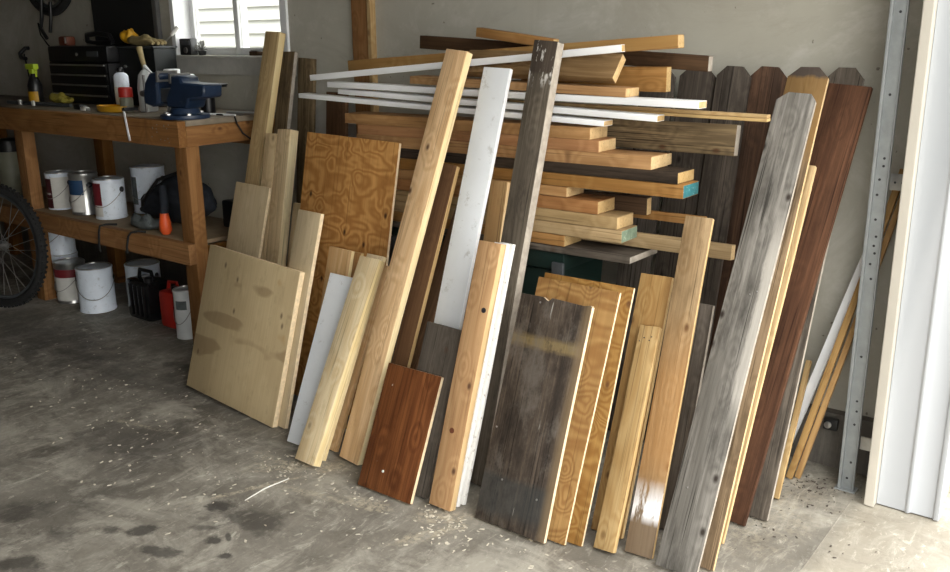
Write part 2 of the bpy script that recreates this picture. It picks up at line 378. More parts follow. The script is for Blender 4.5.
def prism(name, poly, y0, y1, m, parent=None, bev=.0015, axis='y', mi_side=None):
    """poly in (x, z) extruded along y, or in (x, y) extruded along z"""
    bm = bmesh.new()
    def P(a, b, c): return (a, c, b) if axis == 'y' else ((a, b, c) if axis == 'z' else (c, a, b))
    A = [bm.verts.new(P(a, b, y0)) for a, b in poly]; B_ = [bm.verts.new(P(a, b, y1)) for a, b in poly]
    bm.faces.new(A); bm.faces.new(B_[::-1])
    n = len(poly)
    for i in range(n):
        f = bm.faces.new((A[i], B_[i], B_[(i + 1) % n], A[(i + 1) % n]))
        if mi_side is not None: f.material_index = mi_side
    bmesh.ops.recalc_face_normals(bm, faces=bm.faces)
    if bev: bmesh.ops.bevel(bm, geom=list(bm.edges), offset=bev, segments=1, affect='EDGES')
    return link(name, bm, m, parent, smooth=40)
def plank(name, mtx, W, t, L, m, edge=None, endmat=None, shape=None, bev=.0014, jit=.0012, top=None):
    """a board: local x = width, y = thickness, z = length; slots 0 faces, 1 long edges, 2 far end, 3 near end"""
    j = lambda: random.uniform(-jit, jit)
    if shape == 'dogear':
        c = W * .27; d = .028
        poly = [(0, 0), (W, 0), (W, L - d), (W - c, L), (c, L), (0, L - d)]
    elif shape == 'shoulder':                       # the big grey picket, sawn crooked at the top
        poly = [(0, 0), (W, 0), (W, L - .018), (W * .86, L), (W * .30, L + .002), (.004, L - .02)]
    elif shape == 'notch':                          # split corner
        poly = [(0, 0), (W, 0), (W, L - .002), (W * .97, L), (W * .9, L - .004), (W * .45, L + .001), (W * .4, L - .009), (W * .32, L), (0, L)]
    else: poly = [(0, 0), (W, 0), (W + j() * .5, L + j()), (j() * .5, L + j())]
    bm = bmesh.new(); n = len(poly); A = []; B_ = []
    for x, z in poly:
        A.append(bm.verts.new((x, 0, z))); B_.append(bm.verts.new((x, t, z)))
    bm.faces.new(A); bm.faces.new(B_[::-1])
    for i in range(n):
        f = bm.faces.new((A[i], B_[i], B_[(i + 1) % n], A[(i + 1) % n]))
        dx = abs(poly[i][0] - poly[(i + 1) % n][0]); dz = abs(poly[i][1] - poly[(i + 1) % n][1])
        f.material_index = 1 if dz > 3 * dx else (3 if poly[i][1] < L * .5 else 2)
    bmesh.ops.recalc_face_normals(bm, faces=bm.faces)
    # cut across the length so that the board can carry a faint warp
    if L > .45:
        for k in range(1, 8):
            z = L * k / 8
            bmesh.ops.bisect_plane(bm, geom=bm.verts[:] + bm.edges[:] + bm.faces[:], plane_co=(0, 0, z), plane_no=(0, 0, 1))
        ph = random.uniform(0, 6)
        for v in bm.verts: v.co.x += .0007 * math.sin(v.co.z * 9 + ph); v.co.y += .0003 * math.sin(v.co.z * 6 + ph)
    sharp = [e for e in bm.edges if len(e.link_faces) == 2 and e.calc_face_angle(0) > .5]
    bmesh.ops.bevel(bm, geom=sharp, offset=bev, segments=2, affect='EDGES', profile=.5)
    edge = edge or m; endmat = endmat or edge
    o = link(name, bm, [m, edge, endmat, endmat], None, smooth=30)
    o.matrix_world = mtx
    return o
def lean_matrix(p):
    x, y, ax, ay, L, roll, W, t = p
    a = Vector((ax, ay, 1)).normalized()
    w = Vector((1, 0, 0)); w = (w - a * w.dot(a)).normalized(); b = a.cross(w)
    w2 = w * math.cos(roll) + b * math.sin(roll); b2 = a.cross(w2)
    z = -min(0, w2.z * W, b2.z * t, w2.z * W + b2.z * t) + .0005
    return Matrix(((w2.x, b2.x, a.x, x), (w2.y, b2.y, a.y, y), (w2.z, b2.z, a.z, z), (0, 0, 0, 1)))

# ------------------------------------------------------------------ leaning boards
BOARDS = {
'plyA': (-2.7357, 1.8013, 0.0508, 0.2771, 0.5289, -0.0632, 0.5247, 0.0220),
'I': (-2.2935, 1.7911, 0.0334, 0.2783, 0.7206, -0.0604, 0.1168, 0.0160),
'A': (-2.9286, 2.0438, 0.0333, 0.2657, 0.7214, -0.0062, 0.2005, 0.0140),
'H': (-2.7087, 2.0991, -0.0515, 0.2548, 0.9289, -0.0005, 0.0718, 0.0450),
'G': (-2.7904, 2.1086, -0.0392, 0.2470, 0.9097, 0.0055, 0.0638, 0.0330),
'Bb': (-2.9888, 2.1526, 0.0466, 0.2328, 1.3020, 0.0064, 0.0864, 0.0330),
'Cc': (-2.8670, 2.2083, -0.0376, 0.2528, 1.2304, -0.0171, 0.0776, 0.0200),
'D': (-2.9370, 2.5032, 0.0599, 0.0439, 1.1701, -0.0033, 0.0898, 0.0200),
'Fb': (-2.7345, 2.4859, 0.0241, 0.0639, 1.0417, 0.0036, 0.1072, 0.0200),
'E1': (-2.5373, 2.0438, 0.0253, 0.2097, 0.6764, 0.0719, 0.0768, 0.0180),
'OP': (-2.4222, 1.9917, 0.0296, 0.1788, 0.9357, -0.0008, 0.4332, 0.0120),
'J': (-2.1472, 1.8365, 0.0211, 0.2608, 0.6043, 0.0089, 0.1023, 0.0160),
'J2': (-2.0767, 1.9000, 0.0028, 0.1989, 0.5861, -0.0030, 0.0596, 0.0160),
'K': (-2.0950, 1.7234, -0.0085, 0.4524, 0.5576, 0.0654, 0.1003, 0.0100),
'L': (-1.9645, 1.6413, 0.0226, 0.5274, 0.6529, 0.0078, 0.0823, 0.0320),
'M': (-1.9711, 1.6953, 0.0250, 0.4892, 0.6519, -0.0000, 0.0738, 0.0140),
'L3': (-1.9825, 1.7604, 0.0439, 0.4427, 0.6029, -0.0000, 0.0703, 0.0160),
'N': (-1.8657, 1.7318, 0.1103, 0.3245, 1.2683, 0.0195, 0.0782, 0.0300),
'O': (-1.7785, 1.7650, 0.0542, 0.3665, 0.9330, -0.0147, 0.0618, 0.0180),
'O2': (-1.8895, 1.9201, 0.2170, 0.3228, 0.8033, 0.0152, 0.0602, 0.0140),
'S': (-1.7079, 1.6509, -0.0115, 0.4657, 0.3616, -0.0014, 0.2009, 0.0140),
'Q': (-1.6225, 1.7080, 0.0234, 0.3420, 0.4834, -0.0147, 0.1266, 0.0140),
'P': (-1.6632, 1.8083, 0.0420, 0.2928, 1.2080, -0.0232, 0.0967, 0.0150),
'W': (-1.6100, 1.9868, 0.0318, 0.1797, 0.8485, -0.0176, 0.0618, 0.0160),
'R': (-1.4657, 1.6832, 0.0296, 0.2985, 0.7397, 0.0487, 0.0719, 0.0280),
'T1': (-1.4413, 1.7226, 0.0342, 0.2891, 0.7345, -0.0044, 0.0450, 0.0140),
'T2': (-1.4339, 1.7421, 0.0260, 0.2995, 0.7331, -0.0058, 0.0450, 0.0130),
'U': (-1.4834, 1.8504, 0.0568, 0.2098, 1.2581, -0.0098, 0.0775, 0.0340),
'V': (-1.3258, 1.7091, -0.0058, 0.3826, 0.6161, -0.0339, 0.2247, 0.0140),
'X1': (-1.3019, 1.7268, 0.0109, 0.3820, 0.6579, 0.0328, 0.2437, 0.0110),
'X0': (-1.2832, 1.7413, -0.0096, 0.3907, 0.6701, 0.0509, 0.2634, 0.0110),
'Y0': (-1.0437, 1.8415, -0.0173, 0.3881, 0.6841, 0.0116, 0.0893, 0.0160),
'Z': (-0.9912, 1.7647, -0.0507, 0.4980, 0.5775, 0.0133, 0.0550, 0.0200),
'AA': (-0.9227, 1.8011, -0.0456, 0.4193, 0.8633, 0.0444, 0.0729, 0.0140),
'BBb': (-0.9192, 1.9547, -0.0093, 0.3147, 0.5970, 0.0001, 0.0556, 0.0160),
'CCc': (-0.8330, 1.7866, 0.0025, 0.5336, 1.2404, 0.0539, 0.1029, 0.0150),
'DD': (-0.8141, 1.8440, -0.0054, 0.5020, 1.2976, 0.0296, 0.1032, 0.0150),
'HH': (-0.7580, 1.9761, 0.0200, 0.4624, 1.0039, -0.0029, 0.0180, 0.0140),
'EE': (-0.8397, 2.0990, 0.0947, 0.3493, 1.1814, -0.0570, 0.1110, 0.0160),
'GG': (-0.7838, 2.1531, 0.0242, 0.3390, 1.2212, -0.0097, 0.0947, 0.0160),
'ST': (-0.7210, 2.2825, -0.0636, 0.7920, 0.4141, -0.0005, 0.0151, 0.0140),
'P0': (-1.2238, 2.4105, 0.0314, 0.1231, 1.1646, -0.0101, 0.1111, 0.0140),
'P1': (-1.1113, 2.3932, 0.0391, 0.1264, 1.1689, -0.0142, 0.1001, 0.0140),
'P2': (-1.0225, 2.4118, 0.0456, 0.1214, 1.1676, -0.0098, 0.1020, 0.0140),
'Pm': (-1.3514, 2.4096, 0.0345, 0.1241, 1.1632, -0.0102, 0.1091, 0.0140),
}
GB = 'boards leaned in a row against the lumber pile'
D = {
'plyA': ('plywood_sheet', W_birch, M_cutply, None, 'large square birch plywood sheet with brown patches, front-left of the row', 'plywood sheet'),
'I': ('plank', W_birch2, M_cutply, None, 'narrow pale plywood strip with bright edge standing just behind the square birch sheet', 'plank'),
'A': ('plank', W_birch2, M_cutply, None, 'short wide tan board rising behind the top left corner of the square birch sheet', 'plank'),
'H': ('plank', W_tan, M_cutLit, None, 'two-by-four with a bright yellow edge left of the orange plywood', 'plank'),
'G': ('plank', W_tan, M_cutLit, None, 'dull tan two-by-four tucked against the left of the bright-edged two-by-four', 'plank'),
'Bb': ('plank', W_tan, M_cutLit, None, 'tallest tan board at the left, its top in front of the window', 'plank'),
'Cc': ('plank', W_rail, M_cutgrey, None, 'brownish grey board just right of the tall board before the window', 'plank'),
'D': ('plank', W_rail, None, None, 'brown knotty board standing nearly upright against the wall right of the window', 'plank'),
'Fb': ('plank', W_walnut, None, None, 'dim brown board against the wall behind the left ends of the white trims', 'plank'),
'E1': ('plank', W_tan, M_cutply, None, 'short tan offcut peeking out above the narrow pale plywood strip', 'plank'),
'OP': ('plywood_sheet', W_orange, M_cutply, None, 'orange fir plywood panel with swirling grain leaning on the lumber pile', 'plywood sheet'),
'J': ('plank', W_firLit, M_cutLit, None, 'short pinkish board behind the top of the white-painted short board', 'plank'),
'J2': ('plank', W_fir, M_cut, None, 'thin pinkish board between the orange plywood and the pale two-by-four pair', 'plank'),
'K': ('plank', M_white, M_white, None, 'short white-painted board left of the pale yellow two-by-four', 'plank'),
'L': ('plank', W_pineLit, M_cutLit, None, 'pale yellow two-by-four with a bright edge beside the short white board', 'plank'),
'M': ('plank', W_pineLit, M_cutLit, None, 'pale pine board directly behind the bright-edged pale two-by-four', 'plank'),
'L3': ('plank', W_firLit, W_firLit, None, 'pinkish board foot showing between the pale two-by-four pair and the tall fir board', 'plank'),
'N': ('plank', W_firLit, M_cutLit, None, 'tall knotty fir two-by-four crossing the orange plywood side, top notched', 'plank'),
'O': ('plank', W_walnut, M_cut, None, 'dark brown board with a striped pale edge right of the tall fir board', 'plank'),
'O2': ('plank', W_walnut, None, None, 'dark thin board in the shade left of the tall white board', 'plank'),
'S': ('plank', W_brown, M_cutply, None, 'short wide reddish-brown stained board with a white speck, at the front', 'plank'),
'Q': ('plank', W_grey3, None, None, 'short dark grey board below the tall white board', 'plank'),
'P': ('plank', M_white, M_whitetrim, None, 'tall white-painted board leaning left of the tall grey beam', 'plank'),
'W': ('plank', W_yellow, M_cut, None, 'narrow honey-coloured board between the tall white board and the tall grey beam', 'plank'),
'R': ('plank', W_fir, M_cut, None, 'fir two-by-six with a dark round knot, in front of two white-edged boards', 'plank'),
'T1': ('plank', M_chipped, M_chipped, None, 'chipped white board directly behind the fir two-by-six with the dark knot', 'plank'),
'T2': ('plank', M_chipped, M_chipped, None, 'second chipped white board, rearmost behind the fir two-by-six with the dark knot', 'plank'),
'U': ('beam', W_grey2, M_cutgrey, None, 'tall weathered grey-brown beam with a dark cap, centre of the row', 'beam'),
'V': ('plank', W_dark, M_cutply, 'notch', 'wide dark weathered board with a tan band and pale right edge', 'plank'),
'X1': ('plywood_sheet', W_orange2, M_cutply, None, 'flame-grained plywood strip directly behind the wide dark board', 'plywood sheet'),
'X0': ('plywood_sheet', W_orange2, M_cutply, None, 'rear one of the two flame-grained plywood strips behind the wide dark board', 'plywood sheet'),
'Y0': ('plank', W_yellow, M_cut, None, 'honey-brown board standing behind the short pale pine board', 'plank'),
'Z': ('plank', W_pine, M_cut, None, 'short pale pine board with nail holes near its top, right of the plywood strips', 'plank'),
'AA': ('plank', W_smear, M_cut, None, 'tan board with white paint smeared near its foot', 'plank'),
'BBb': ('plank', W_grey3, M_cutgrey, None, 'narrow grey board between the paint-smeared board and the big grey picket', 'plank'),
'CCc': ('fence_picket', W_grey, M_cutgrey, 'shoulder', 'large silvery grey weathered fence picket with knots, front-right of the row', 'fence picket'),
'DD': ('fence_picket', W_amber, M_cut, 'dogear', 'amber dog-eared picket with a blackened tip behind the big silvery picket', 'fence picket'),
'HH': ('wooden_stick', W_pine, M_cut, None, 'thin pale stick in front of the red-brown picket', 'stick'),
'EE': ('fence_picket', W_red, W_red, None, 'red-brown scratched picket at the right of the row', 'fence picket'),
'GG': ('fence_picket', W_grey3, M_cutgrey, 'dogear', 'dark dog-eared grey-brown picket rearmost behind the red-brown picket', 'fence picket'),
'ST': ('wooden_stick', W_pine, M_cut, None, 'short pale stick on the floor beside the rearmost picket', 'stick'),
}
B = {}
for k, (nm, m, e, shp, lab, cat) in D.items():
    p = BOARDS[k]
    o = plank(nm, lean_matrix(p), p[6], p[7], p[4], m, e, None, shp)
    tag(o, lab, cat, GB)
    B[k] = o
def on_board(k, nm, m, pts, r, d=.0008):
    """small discs (nail heads, nail holes) on the face of board k, at (fraction of width, height along the board)"""
    p = BOARDS[k]
    for fx, z in pts:
        bm = bmesh.new()
        lathe_m(bm, [(r, -.002), (r, d), (r * .7, d * 1.6)], 12, Matrix.Translation((p[6] * fx, 0, z)) @ Matrix.Rotation(math.pi / 2, 4, 'X'))
        o = link(nm, bm, m, B[k], smooth=40)
on_board('Z', 'nail_hole', M_ink, [(.14, .535), (.34, .545), (.62, .54), (.7, .55)], .0016)
on_board('V', 'nail_head', M_nail, [(.28, .12), (.80, .10), (.30, .60), (.05, .25)], .0028)
on_board('CCc', 'nail_head', M_nail, [(.3, .2), (.6, .7), (.75, .71)], .002)
on_board('S', 'paint_drop', M_label, [(.40, .06)], .004)
on_board('R', 'knot', M_ink, [(.80, .555)], .0075, .0003)
on_board('R', 'knot', plain('brown_knot', (.14, .045, .02), .5), [(.42, .215)], .008, .0003)

# ------------------------------------------------------------------ fence panel and loose picket
def lean_child(nm, p, m, e, shp, par):
    o = plank(nm, lean_matrix(p), p[6], p[7], p[4], m, e, None, shp); o.parent = par; return o
fp = thing('picket_fence', (0, 0, 0), 'piece of dark weathered fence panel with rails leaning on the wall behind the lumber', 'fence panel')
for k in ('Pm', 'P0', 'P1'): lean_child('picket', BOARDS[k], W_fence, None, 'dogear', fp)
def hmat(x0, y0, z0, dirx, tilt=0.):
    """a board laid along X: local z -> dirx, local x -> Y (rolled by tilt about the length), local y -> up"""
    L = Vector(dirx).normalized()
    xx = Vector((0, math.cos(tilt), math.sin(tilt))); xx = (xx - L * xx.dot(L)).normalized(); yy = L.cross(xx)
    return Matrix(((xx.x, yy.x, L.x, x0), (xx.y, yy.y, L.y, y0), (xx.z, yy.z, L.z, z0), (0, 0, 0, 1)))
def lay(name, xl, xr, y, zl, zr, depth, th, m, e, lab, group, cat='board', end=None, tilt=0., yr=None):
    yr = y if yr is None else yr
    d = Vector((xr - xl, yr - y, zr - zl))
    o = plank(name, hmat(xl, y, zl, d, tilt), depth, th, d.length, m, e or m, end)
    # wide faces of a laid board are up/down; its narrow long edges face the room and take the face wood too
    o.data.materials[1] = e or m
    if end: o.data.materials[2] = end
    return tag(o, lab, cat, group) if lab else o
r1 = lay('rail', -1.42, -.917, 2.355, .934, .934, .082, .03, W_rail, W_rail, None, None, end=M_cutgrey, tilt=math.pi / 2 - .12); r1.parent = fp
r2 = lay('rail', -1.42, -.895, 2.325, .655, .655, .042, .03, W_stack[2], W_stack[2], None, None, end=M_cut, tilt=math.pi / 2 - .12); r2.parent = fp
p = BOARDS['P2']
tag(plank('fence_picket', lean_matrix(p), p[6], p[7], p[4], W_rust, None, None, 'dogear'), 'rust-streaked dog-eared picket leaning on the wall, left of the amber-tipped one', 'fence picket', 'loose fence pickets')

# ------------------------------------------------------------------ lumber pile laid along the wall
G1 = 'boards laid flat in the lumber pile'
F_ = 2.2; TH = .0345
def st(name, xl, xr, z, th, m, lab, y=F_, dep=.098, e=None, end=M_cut):
    return lay(name, xl, xr, y, z, z, dep, th, m, e, lab, G1, end=end)
st('lumber_board', -2.2, -1.147, .631, .020, W_grey3, 'thin wide greyed board at the very bottom of the pile, sticking out right', dep=.17, end=M_cutgrey)
st('lumber_board', -2.25, -1.363, .6525, TH - .002, W_stack[0], 'short board just above the thin grey bottom board')
st('lumber_board', -2.3, -1.177, .6865, TH + .001, W_stack[2], 'board with a green-smeared end, below the pale wide-ended board', end=M_greenend)
st('lumber_board', -2.28, -1.192, .7235, TH + .001, W_stack[2], 'pale board with a black mark at its end, above the green-ended board')
st('lumber_board', -2.2, -1.255, .7605, .037, W_stack[1], 'pinkish board second above the green-ended board')
st('lumber_board', -2.2, -1.360, .799, .030, W_stack[0], 'shortest stub board under the teal-ended board')
st('lumber_board', -2.15, -.998, .8305, .036, W_stack[0], 'long board with a teal-painted end', end=M_teal)
st('lumber_board', -2.25, -1.015, .868, .031, W_black, 'blackened board lying on the teal-ended board')
st('lumber_board', -2.2, -1.095, .8995, .0355, W_stack[0], 'long board lying on the blackened board')
st('lumber_board', -2.19, -1.258, .9355, .033, W_stack[1], 'pink-brown board second from the top of the thick boards')
st('lumber_board', -2.25, -1.286, .9690, .0335, W_stack[0], 'topmost thick two-by-four right under the white trims')
st('lumber_board', -2.1, -1.105, .898, .034, W_walnut, 'brown board end showing behind the long board on the blackened one', y=2.305, dep=.04)
st('lumber_board', -2.0, -1.155, .752, .05, W_choc, 'thick dark brown board end behind the pinkish board', y=2.305, dep=.03)
st('lumber_board', -1.9, -.99, .735, .026, W_stack[0], 'brown board behind the pile reaching to the paint-smeared board', y=2.278 + .06, dep=.012, end=W_stack[0])
G2 = 'white-painted trim strips on the lumber pile'
lay('trim_strip', -2.48, -1.244, 2.2, 1.046, 1.008, .05, .0155, M_whitetrim, M_whitetrim, 'lowest and leftmost of the stacked white trim strips', G2, 'trim strip', end=M_cut)
lay('trim_strip', -2.28, -1.084, 2.2, 1.0655, 1.028, .048, .0165, M_whitetrim, M_whitetrim, 'middle one of the stacked white trim strips', G2, 'trim strip', end=M_cut)
lay('trim_strip', -2.33, -.968, 2.2, 1.0865, 1.066, .05, .019, M_whitetrim, M_whitetrim, 'uppermost and longest-reaching of the stacked white trim strips', G2, 'trim strip', end=M_cut)
lay('trim_strip', -2.41, -1.195, 2.197, 1.107, 1.207, .022, .0195, M_whitetrim, M_whitetrim, 'white trim strip slanting up to the right over the pile', G2, 'trim strip', end=M_cut)
tm = lay('molding_strip', -1.95, -.812, 2.26, 1.052, 1.036, .03, .009, W_pine, M_cut, 'unpainted pine molding strip poking out right under the white trims', 'pine molding', 'molding strip', end=M_cut)
bm = bmesh.new(); boxm(bm, 0.002, .028, .0095, .0175, 0, 1.138, 0, .0015)
tl = link('molding_lip', bm, W_pine, tm, smooth=30)
G3 = 'loose boards on top of the lumber pile'
lay('lumber_board', -1.95, -1.179, 2.2, 1.108, 1.0885, .075, .024, W_fir, W_fir, 'long thin fir board lying on the white trims', G3, end=M_cut)
lay('lumber_board', -1.75, -1.222, 2.223, 1.132, 1.122, .082, .027, W_knotty, W_knotty, 'broad knotty brown board tipped on edge below the slanting trim', G3, end=M_cut, tilt=.88)
lay('lumber_board', -1.6, -1.118, 2.345, 1.098, 1.098, .068, .03, W_stack[0], W_stack[0], 'light two-by-four on edge right of the tipped brown board', G3, end=M_cut, tilt=math.pi / 2)
lay('lumber_board', -2.04, -1.018, 2.385, 1.214, 1.152, .042, .03, W_choc, W_choc, 'long dark chocolate beam crossing behind the long tan beam', G3, end=M_cutgrey, tilt=math.pi / 2)
lay('lumber_board', -2.30, -1.069, 2.275, 1.139, 1.216, .04, .035, W_stack[0], W_yellow, 'long tan beam slanting gently up to the right, highest on the pile', G3, end=M_cut)
lay('lumber_board', -1.775, -1.49, 2.318, 1.250, 1.213, .034, .028, W_stack[0], W_stack[0], 'short stick slanting down to the right on top of the pile', G3, end=M_cut)

# dark green bin that carries the pile
bn = thing('storage_bin', (-1.72, 2.36, 0), 'dark green storage bin half hidden under the lumber pile', 'bin')
bm = bmesh.new(); boxm(bm, -.33, .33, -.135, .135, 0, .57, 0, .02)
for v in bm.verts:
    k = .90 + .10 * v.co.z / .57; v.co.x *= k; v.co.y *= k
link('body', bm, M_green, bn, smooth=40)
box('rim', -.35, .35, -.15, .15, .572, .629, M_green, bn, .012)
for s in (-1, 1):
    bm = bmesh.new(); boxm(bm, s * .33 - .02, s * .33 + .02, -.158, -.142, .44, .60, 0, .006); link('latch', bm, M_darkgrey, bn, smooth=40)

# ------------------------------------------------------------------ sticks in the corner
def stick(name, foot, top, w, t, m, lab, cat='stick', yaw=0.):
    a = (Vector(top) - Vector(foot)); L = a.length; a.normalize()
    w0 = Vector((math.cos(yaw), math.sin(yaw), 0)); w0 = (w0 - a * w0.dot(a)).normalized(); b = a.cross(w0)
    z = foot[2] - min(0, w0.z * w, b.z * t, w0.z * w + b.z * t)
    mt = Matrix(((w0.x, b.x, a.x, foot[0]), (w0.y, b.y, a.y, foot[1]), (w0.z, b.z, a.z, z), (0, 0, 0, 1)))
    return tag(plank(name, mt, w, t, L, m, m), lab, cat, 'sticks leaning into the corner')
stick('wooden_stick', (-.737, 2.43, 0), (-.553, 2.555, .90), .018, .014, W_yellow, 'left one of the two orange-tan sticks leaning behind the steel post')
stick('wooden_stick', (-.716, 2.447, 0), (-.531, 2.566, .90), .016, .014, W_yellow, 'right one of the two orange-tan sticks leaning behind the steel post')
stick('trim_strip', (-.790, 2.475, 0), (-.600, 2.56, .74), .026, .010, M_whitetrim, 'white strip leaning behind the orange-tan sticks', 'trim strip')

# ------------------------------------------------------------------ steel post, bracket
ps = thing('steel_post', (-.577, 2.47, 0), 'galvanized perforated steel post standing in front of the corner', 'post')
box('flange', -.021, -.013, -.012, .016, 0, 2.45, M_steel, ps, .001)
box('web', -.013, .020, -.002, .002, 0, 2.45, M_steel, ps, .0005)
box('lip', .018, .021, -.010, .002, 0, 2.45, M_steel, ps, .0008)
for z, dx in [(.035, 0), (.085, .006), (.20, .004), (.24, .006), (.27, .004), (.40, .002), (.62, .004), (.66, -.002), (.69, .006), (.71, .002), (.735, .005), (.78, -.001), (.845, -.004), (.885, -.002), (.92, .004), (.94, .004), (1.1, 0), (1.3, .003)]:
    bm = bmesh.new(); lathe_m(bm, [(.0034, -.0035), (.0034, .0005), (.0022, .0009)], 10, Matrix.Translation((dx, -.002, z)) @ Matrix.Rotation(math.pi / 2, 4, 'X'))
    link('bolt_and_hole_disc', bm, M_ink, ps, smooth=40)  # raised dark discs stand in for the shaded holes of the post
box('foot_plate', -.028, .028, -.018, .02, 0, .004, M_steel, ps, .001)
bk = thing('angle_bracket', (-.53, 2.475, .86), 'short perforated steel bracket fixing the post to the wall at mid height', 'bracket', 'post brackets')
box('plate', -.024, .027, -.003, 0.002, 0, .042, M_tin, bk, .0008)
for x in (-.012, .006): 
    bm = bmesh.new(); lathe_m(bm, [(.003, -.001), (.003, .0035), (.002, .004)], 10, Matrix.Translation((x, 0, .02)) @ Matrix.Rotation(math.pi / 2, 4, 'X')); link('bolt_and_hole_disc', bm, M_ink, bk, smooth=40)  # dark discs drawn for the holes in the plate
bk = thing('angle_bracket', (-.53, 2.475, .13), 'dirty lower steel bracket between post and wall near the floor', 'bracket', 'post brackets')
box('plate', -.024, .027, -.003, 0.002, 0, .038, M_tin, bk, .0008)
sn = thing('wall_sensor', (-.66, 2.56, .145), 'small black round sensor on the curb behind the orange-tan sticks', 'sensor')
bm = bmesh.new(); boxm(bm, -.018, .022, -.012, .008, -.015, .02, 0, .004); link('housing', bm, M_black, sn, smooth=40)
lathe('eye', [(.010, 0), (.010, .006), (.006, .007)], M_tin, sn, 16, Matrix.Translation((-.004, -.012, .002)) @ Matrix.Rotation(math.pi / 2, 4, 'X'))

# ------------------------------------------------------------------ the room
def struct(name, bm, m, parent=None, smooth=None):
    o = link(name, bm, m, parent, smooth)
    if parent is None: o['kind'] = 'structure'
    return o
def sbox(name, boxes, m, bev=0., parent=None):
    bm = bmesh.new()
    for b in boxes: boxm(bm, *b, 0, bev)
    return struct(name, bm, m, parent)
YW = 2.62; XD = -.50; CZ = 2.5
sbox('floor', [(-8.2, -.545, -3.7, YW + .1, -.1, 0)], M_floor)
sbox('floor_threshold', [(-.545, 4, -3.7, YW + .1, -.1, -.002)], M_drive)
sbox('ground_outside', [(-14, 12, -12, 14, -.3, -.104)], M_ground)
sbox('wall_back', [(-8.2, -3.79, YW, YW + .14, 0, CZ), (-3.0, -.33, YW, YW + .14, 0, CZ), (-3.79, -3.0, YW, YW + .14, 0, 1.178), (-3.79, -3.0, YW, YW + .14, 2.05, CZ)], M_wall)
M_lowbounce = plain('low_bounce_brown', (.085, .06, .04), .85, var=.3, scale=3)  # dark brown given to unseen walls and ceiling to cut bounced light
sbox('wall_left', [(-8.2, -8.06, -3.7, YW, 0, CZ)], M_lowbounce)
sbox('wall_front', [(-8.06, -.33, -3.7, -3.56, 0, CZ)], M_lowbounce)
sbox('wall_right', [(XD, -.34, 2.455, YW, 0, CZ), (XD, -.34, -3.56, -.40, 0, CZ), (XD, -.34, -.40, 2.455, 2.2, CZ)], M_wall)
sbox('ceiling', [(-8.2, -.235, -3.8, 2.9, CZ, CZ + .12)], M_lowbounce)
sbox('baseboard_back', [(-8.06, XD - .001, YW - .035, YW - .0005, 0, .17)], M_curb)
# garage door jamb: cream stop, then ribbed white cladding
sbox('trim_1', [(-.512, -.486, 2.405, 2.454, 0, 2.2)], M_cream, .003)
poly = [(-.4855, 2.454), (-.4855, 2.432), (-.414, 2.430), (-.409, 2.424), (-.403, 2.424), (-.399, 2.434), (-.345, 2.434), (-.342, 2.427), (-.330, 2.427), (-.328, 2.454)]
o = prism('trim_2', poly, .002, 2.2, M_vinylout, axis='z', bev=.0008); o['kind'] = 'structure'
# window
sbox('window_1', [(-3.795, -3.765, YW - .012, YW + .12, 1.178, 2.05), (-3.025, -2.985, YW - .012, YW + .12, 1.178, 2.05), (-3.765, -3.025, YW - .005, YW + .12, 2.02, 2.05)], M_vinyl, .003)
w = bpy.data.objects['window_1']
sbox('sill', [(-3.83, -2.95, YW - .03, YW + .12, 1.165, 1.1775), (-3.83, -2.95, YW - .018, YW - .001, 1.095, 1.165)], plain('sill_paint', (.42, .41, .38), .6), .002, w)
def sash(x0, x1, y):
    z0, z1 = 1.179, 2.018; f = .032
    bm = bmesh.new()
    for b in ((x0, x0 + f, y, y + .03, z0, z1), (x1 - f, x1, y, y + .03, z0, z1), (x0 + f, x1 - f, y, y + .03, z0, z0 + f * 1.0), (x0 + f, x1 - f, y, y + .03, z1 - f, z1)): boxm(bm, *b, 0, .003)
    s = link('window_frame', bm, M_vinyl, w, smooth=40)
    g, nt, pb = newmat('window_glass')
    pb.inputs['Base Color'].default_value = (.95, .98, .97, 1); pb.inputs['Roughness'].default_value = .02; pb.inputs['Transmission Weight'].default_value = 1; pb.inputs['IOR'].default_value = 1.02
    bm = bmesh.new(); boxm(bm, x0 + f, x1 - f, y + .013, y + .016, z0 + f, z1 - f); link('pane', bm, g, s)
sash(-3.765, -3.375, YW + .075); sash(-3.395, -3.025, YW + .04)
# neighbour's siding beyond the window
bm = bmesh.new()
x0, x1 = -14, -3
for i in range(34):
    z = i * .118
    v = [bm.verts.new(c) for c in ((x0, 5.6, z), (x1, 5.6, z), (x1, 5.63, z + .124), (x0, 5.63, z + .124))]; bm.faces.new(v)
    u = [bm.verts.new(c) for c in ((x0, 5.6, z), (x1, 5.6, z), (x1, 5.63, z), (x0, 5.63, z))]; bm.faces.new(u[::-1])
boxm(bm, x0, x1, 5.64, 5.8, 0, 4.0)
struct('wall_outside', bm, M_siding)
# stud board on the wall
st1 = thing('stud_board', (-2.52, YW - .001, .1705), 'upright pine board fixed to the wall above the lumber pile', 'board')
box('face_board', -.075, .015, -.022, 0, 0, 2.2, W_bench, st1, .002)
box('edge_strip', .0155, .034, -.030, 0, 0, 2.2, W_pine, st1, .002)

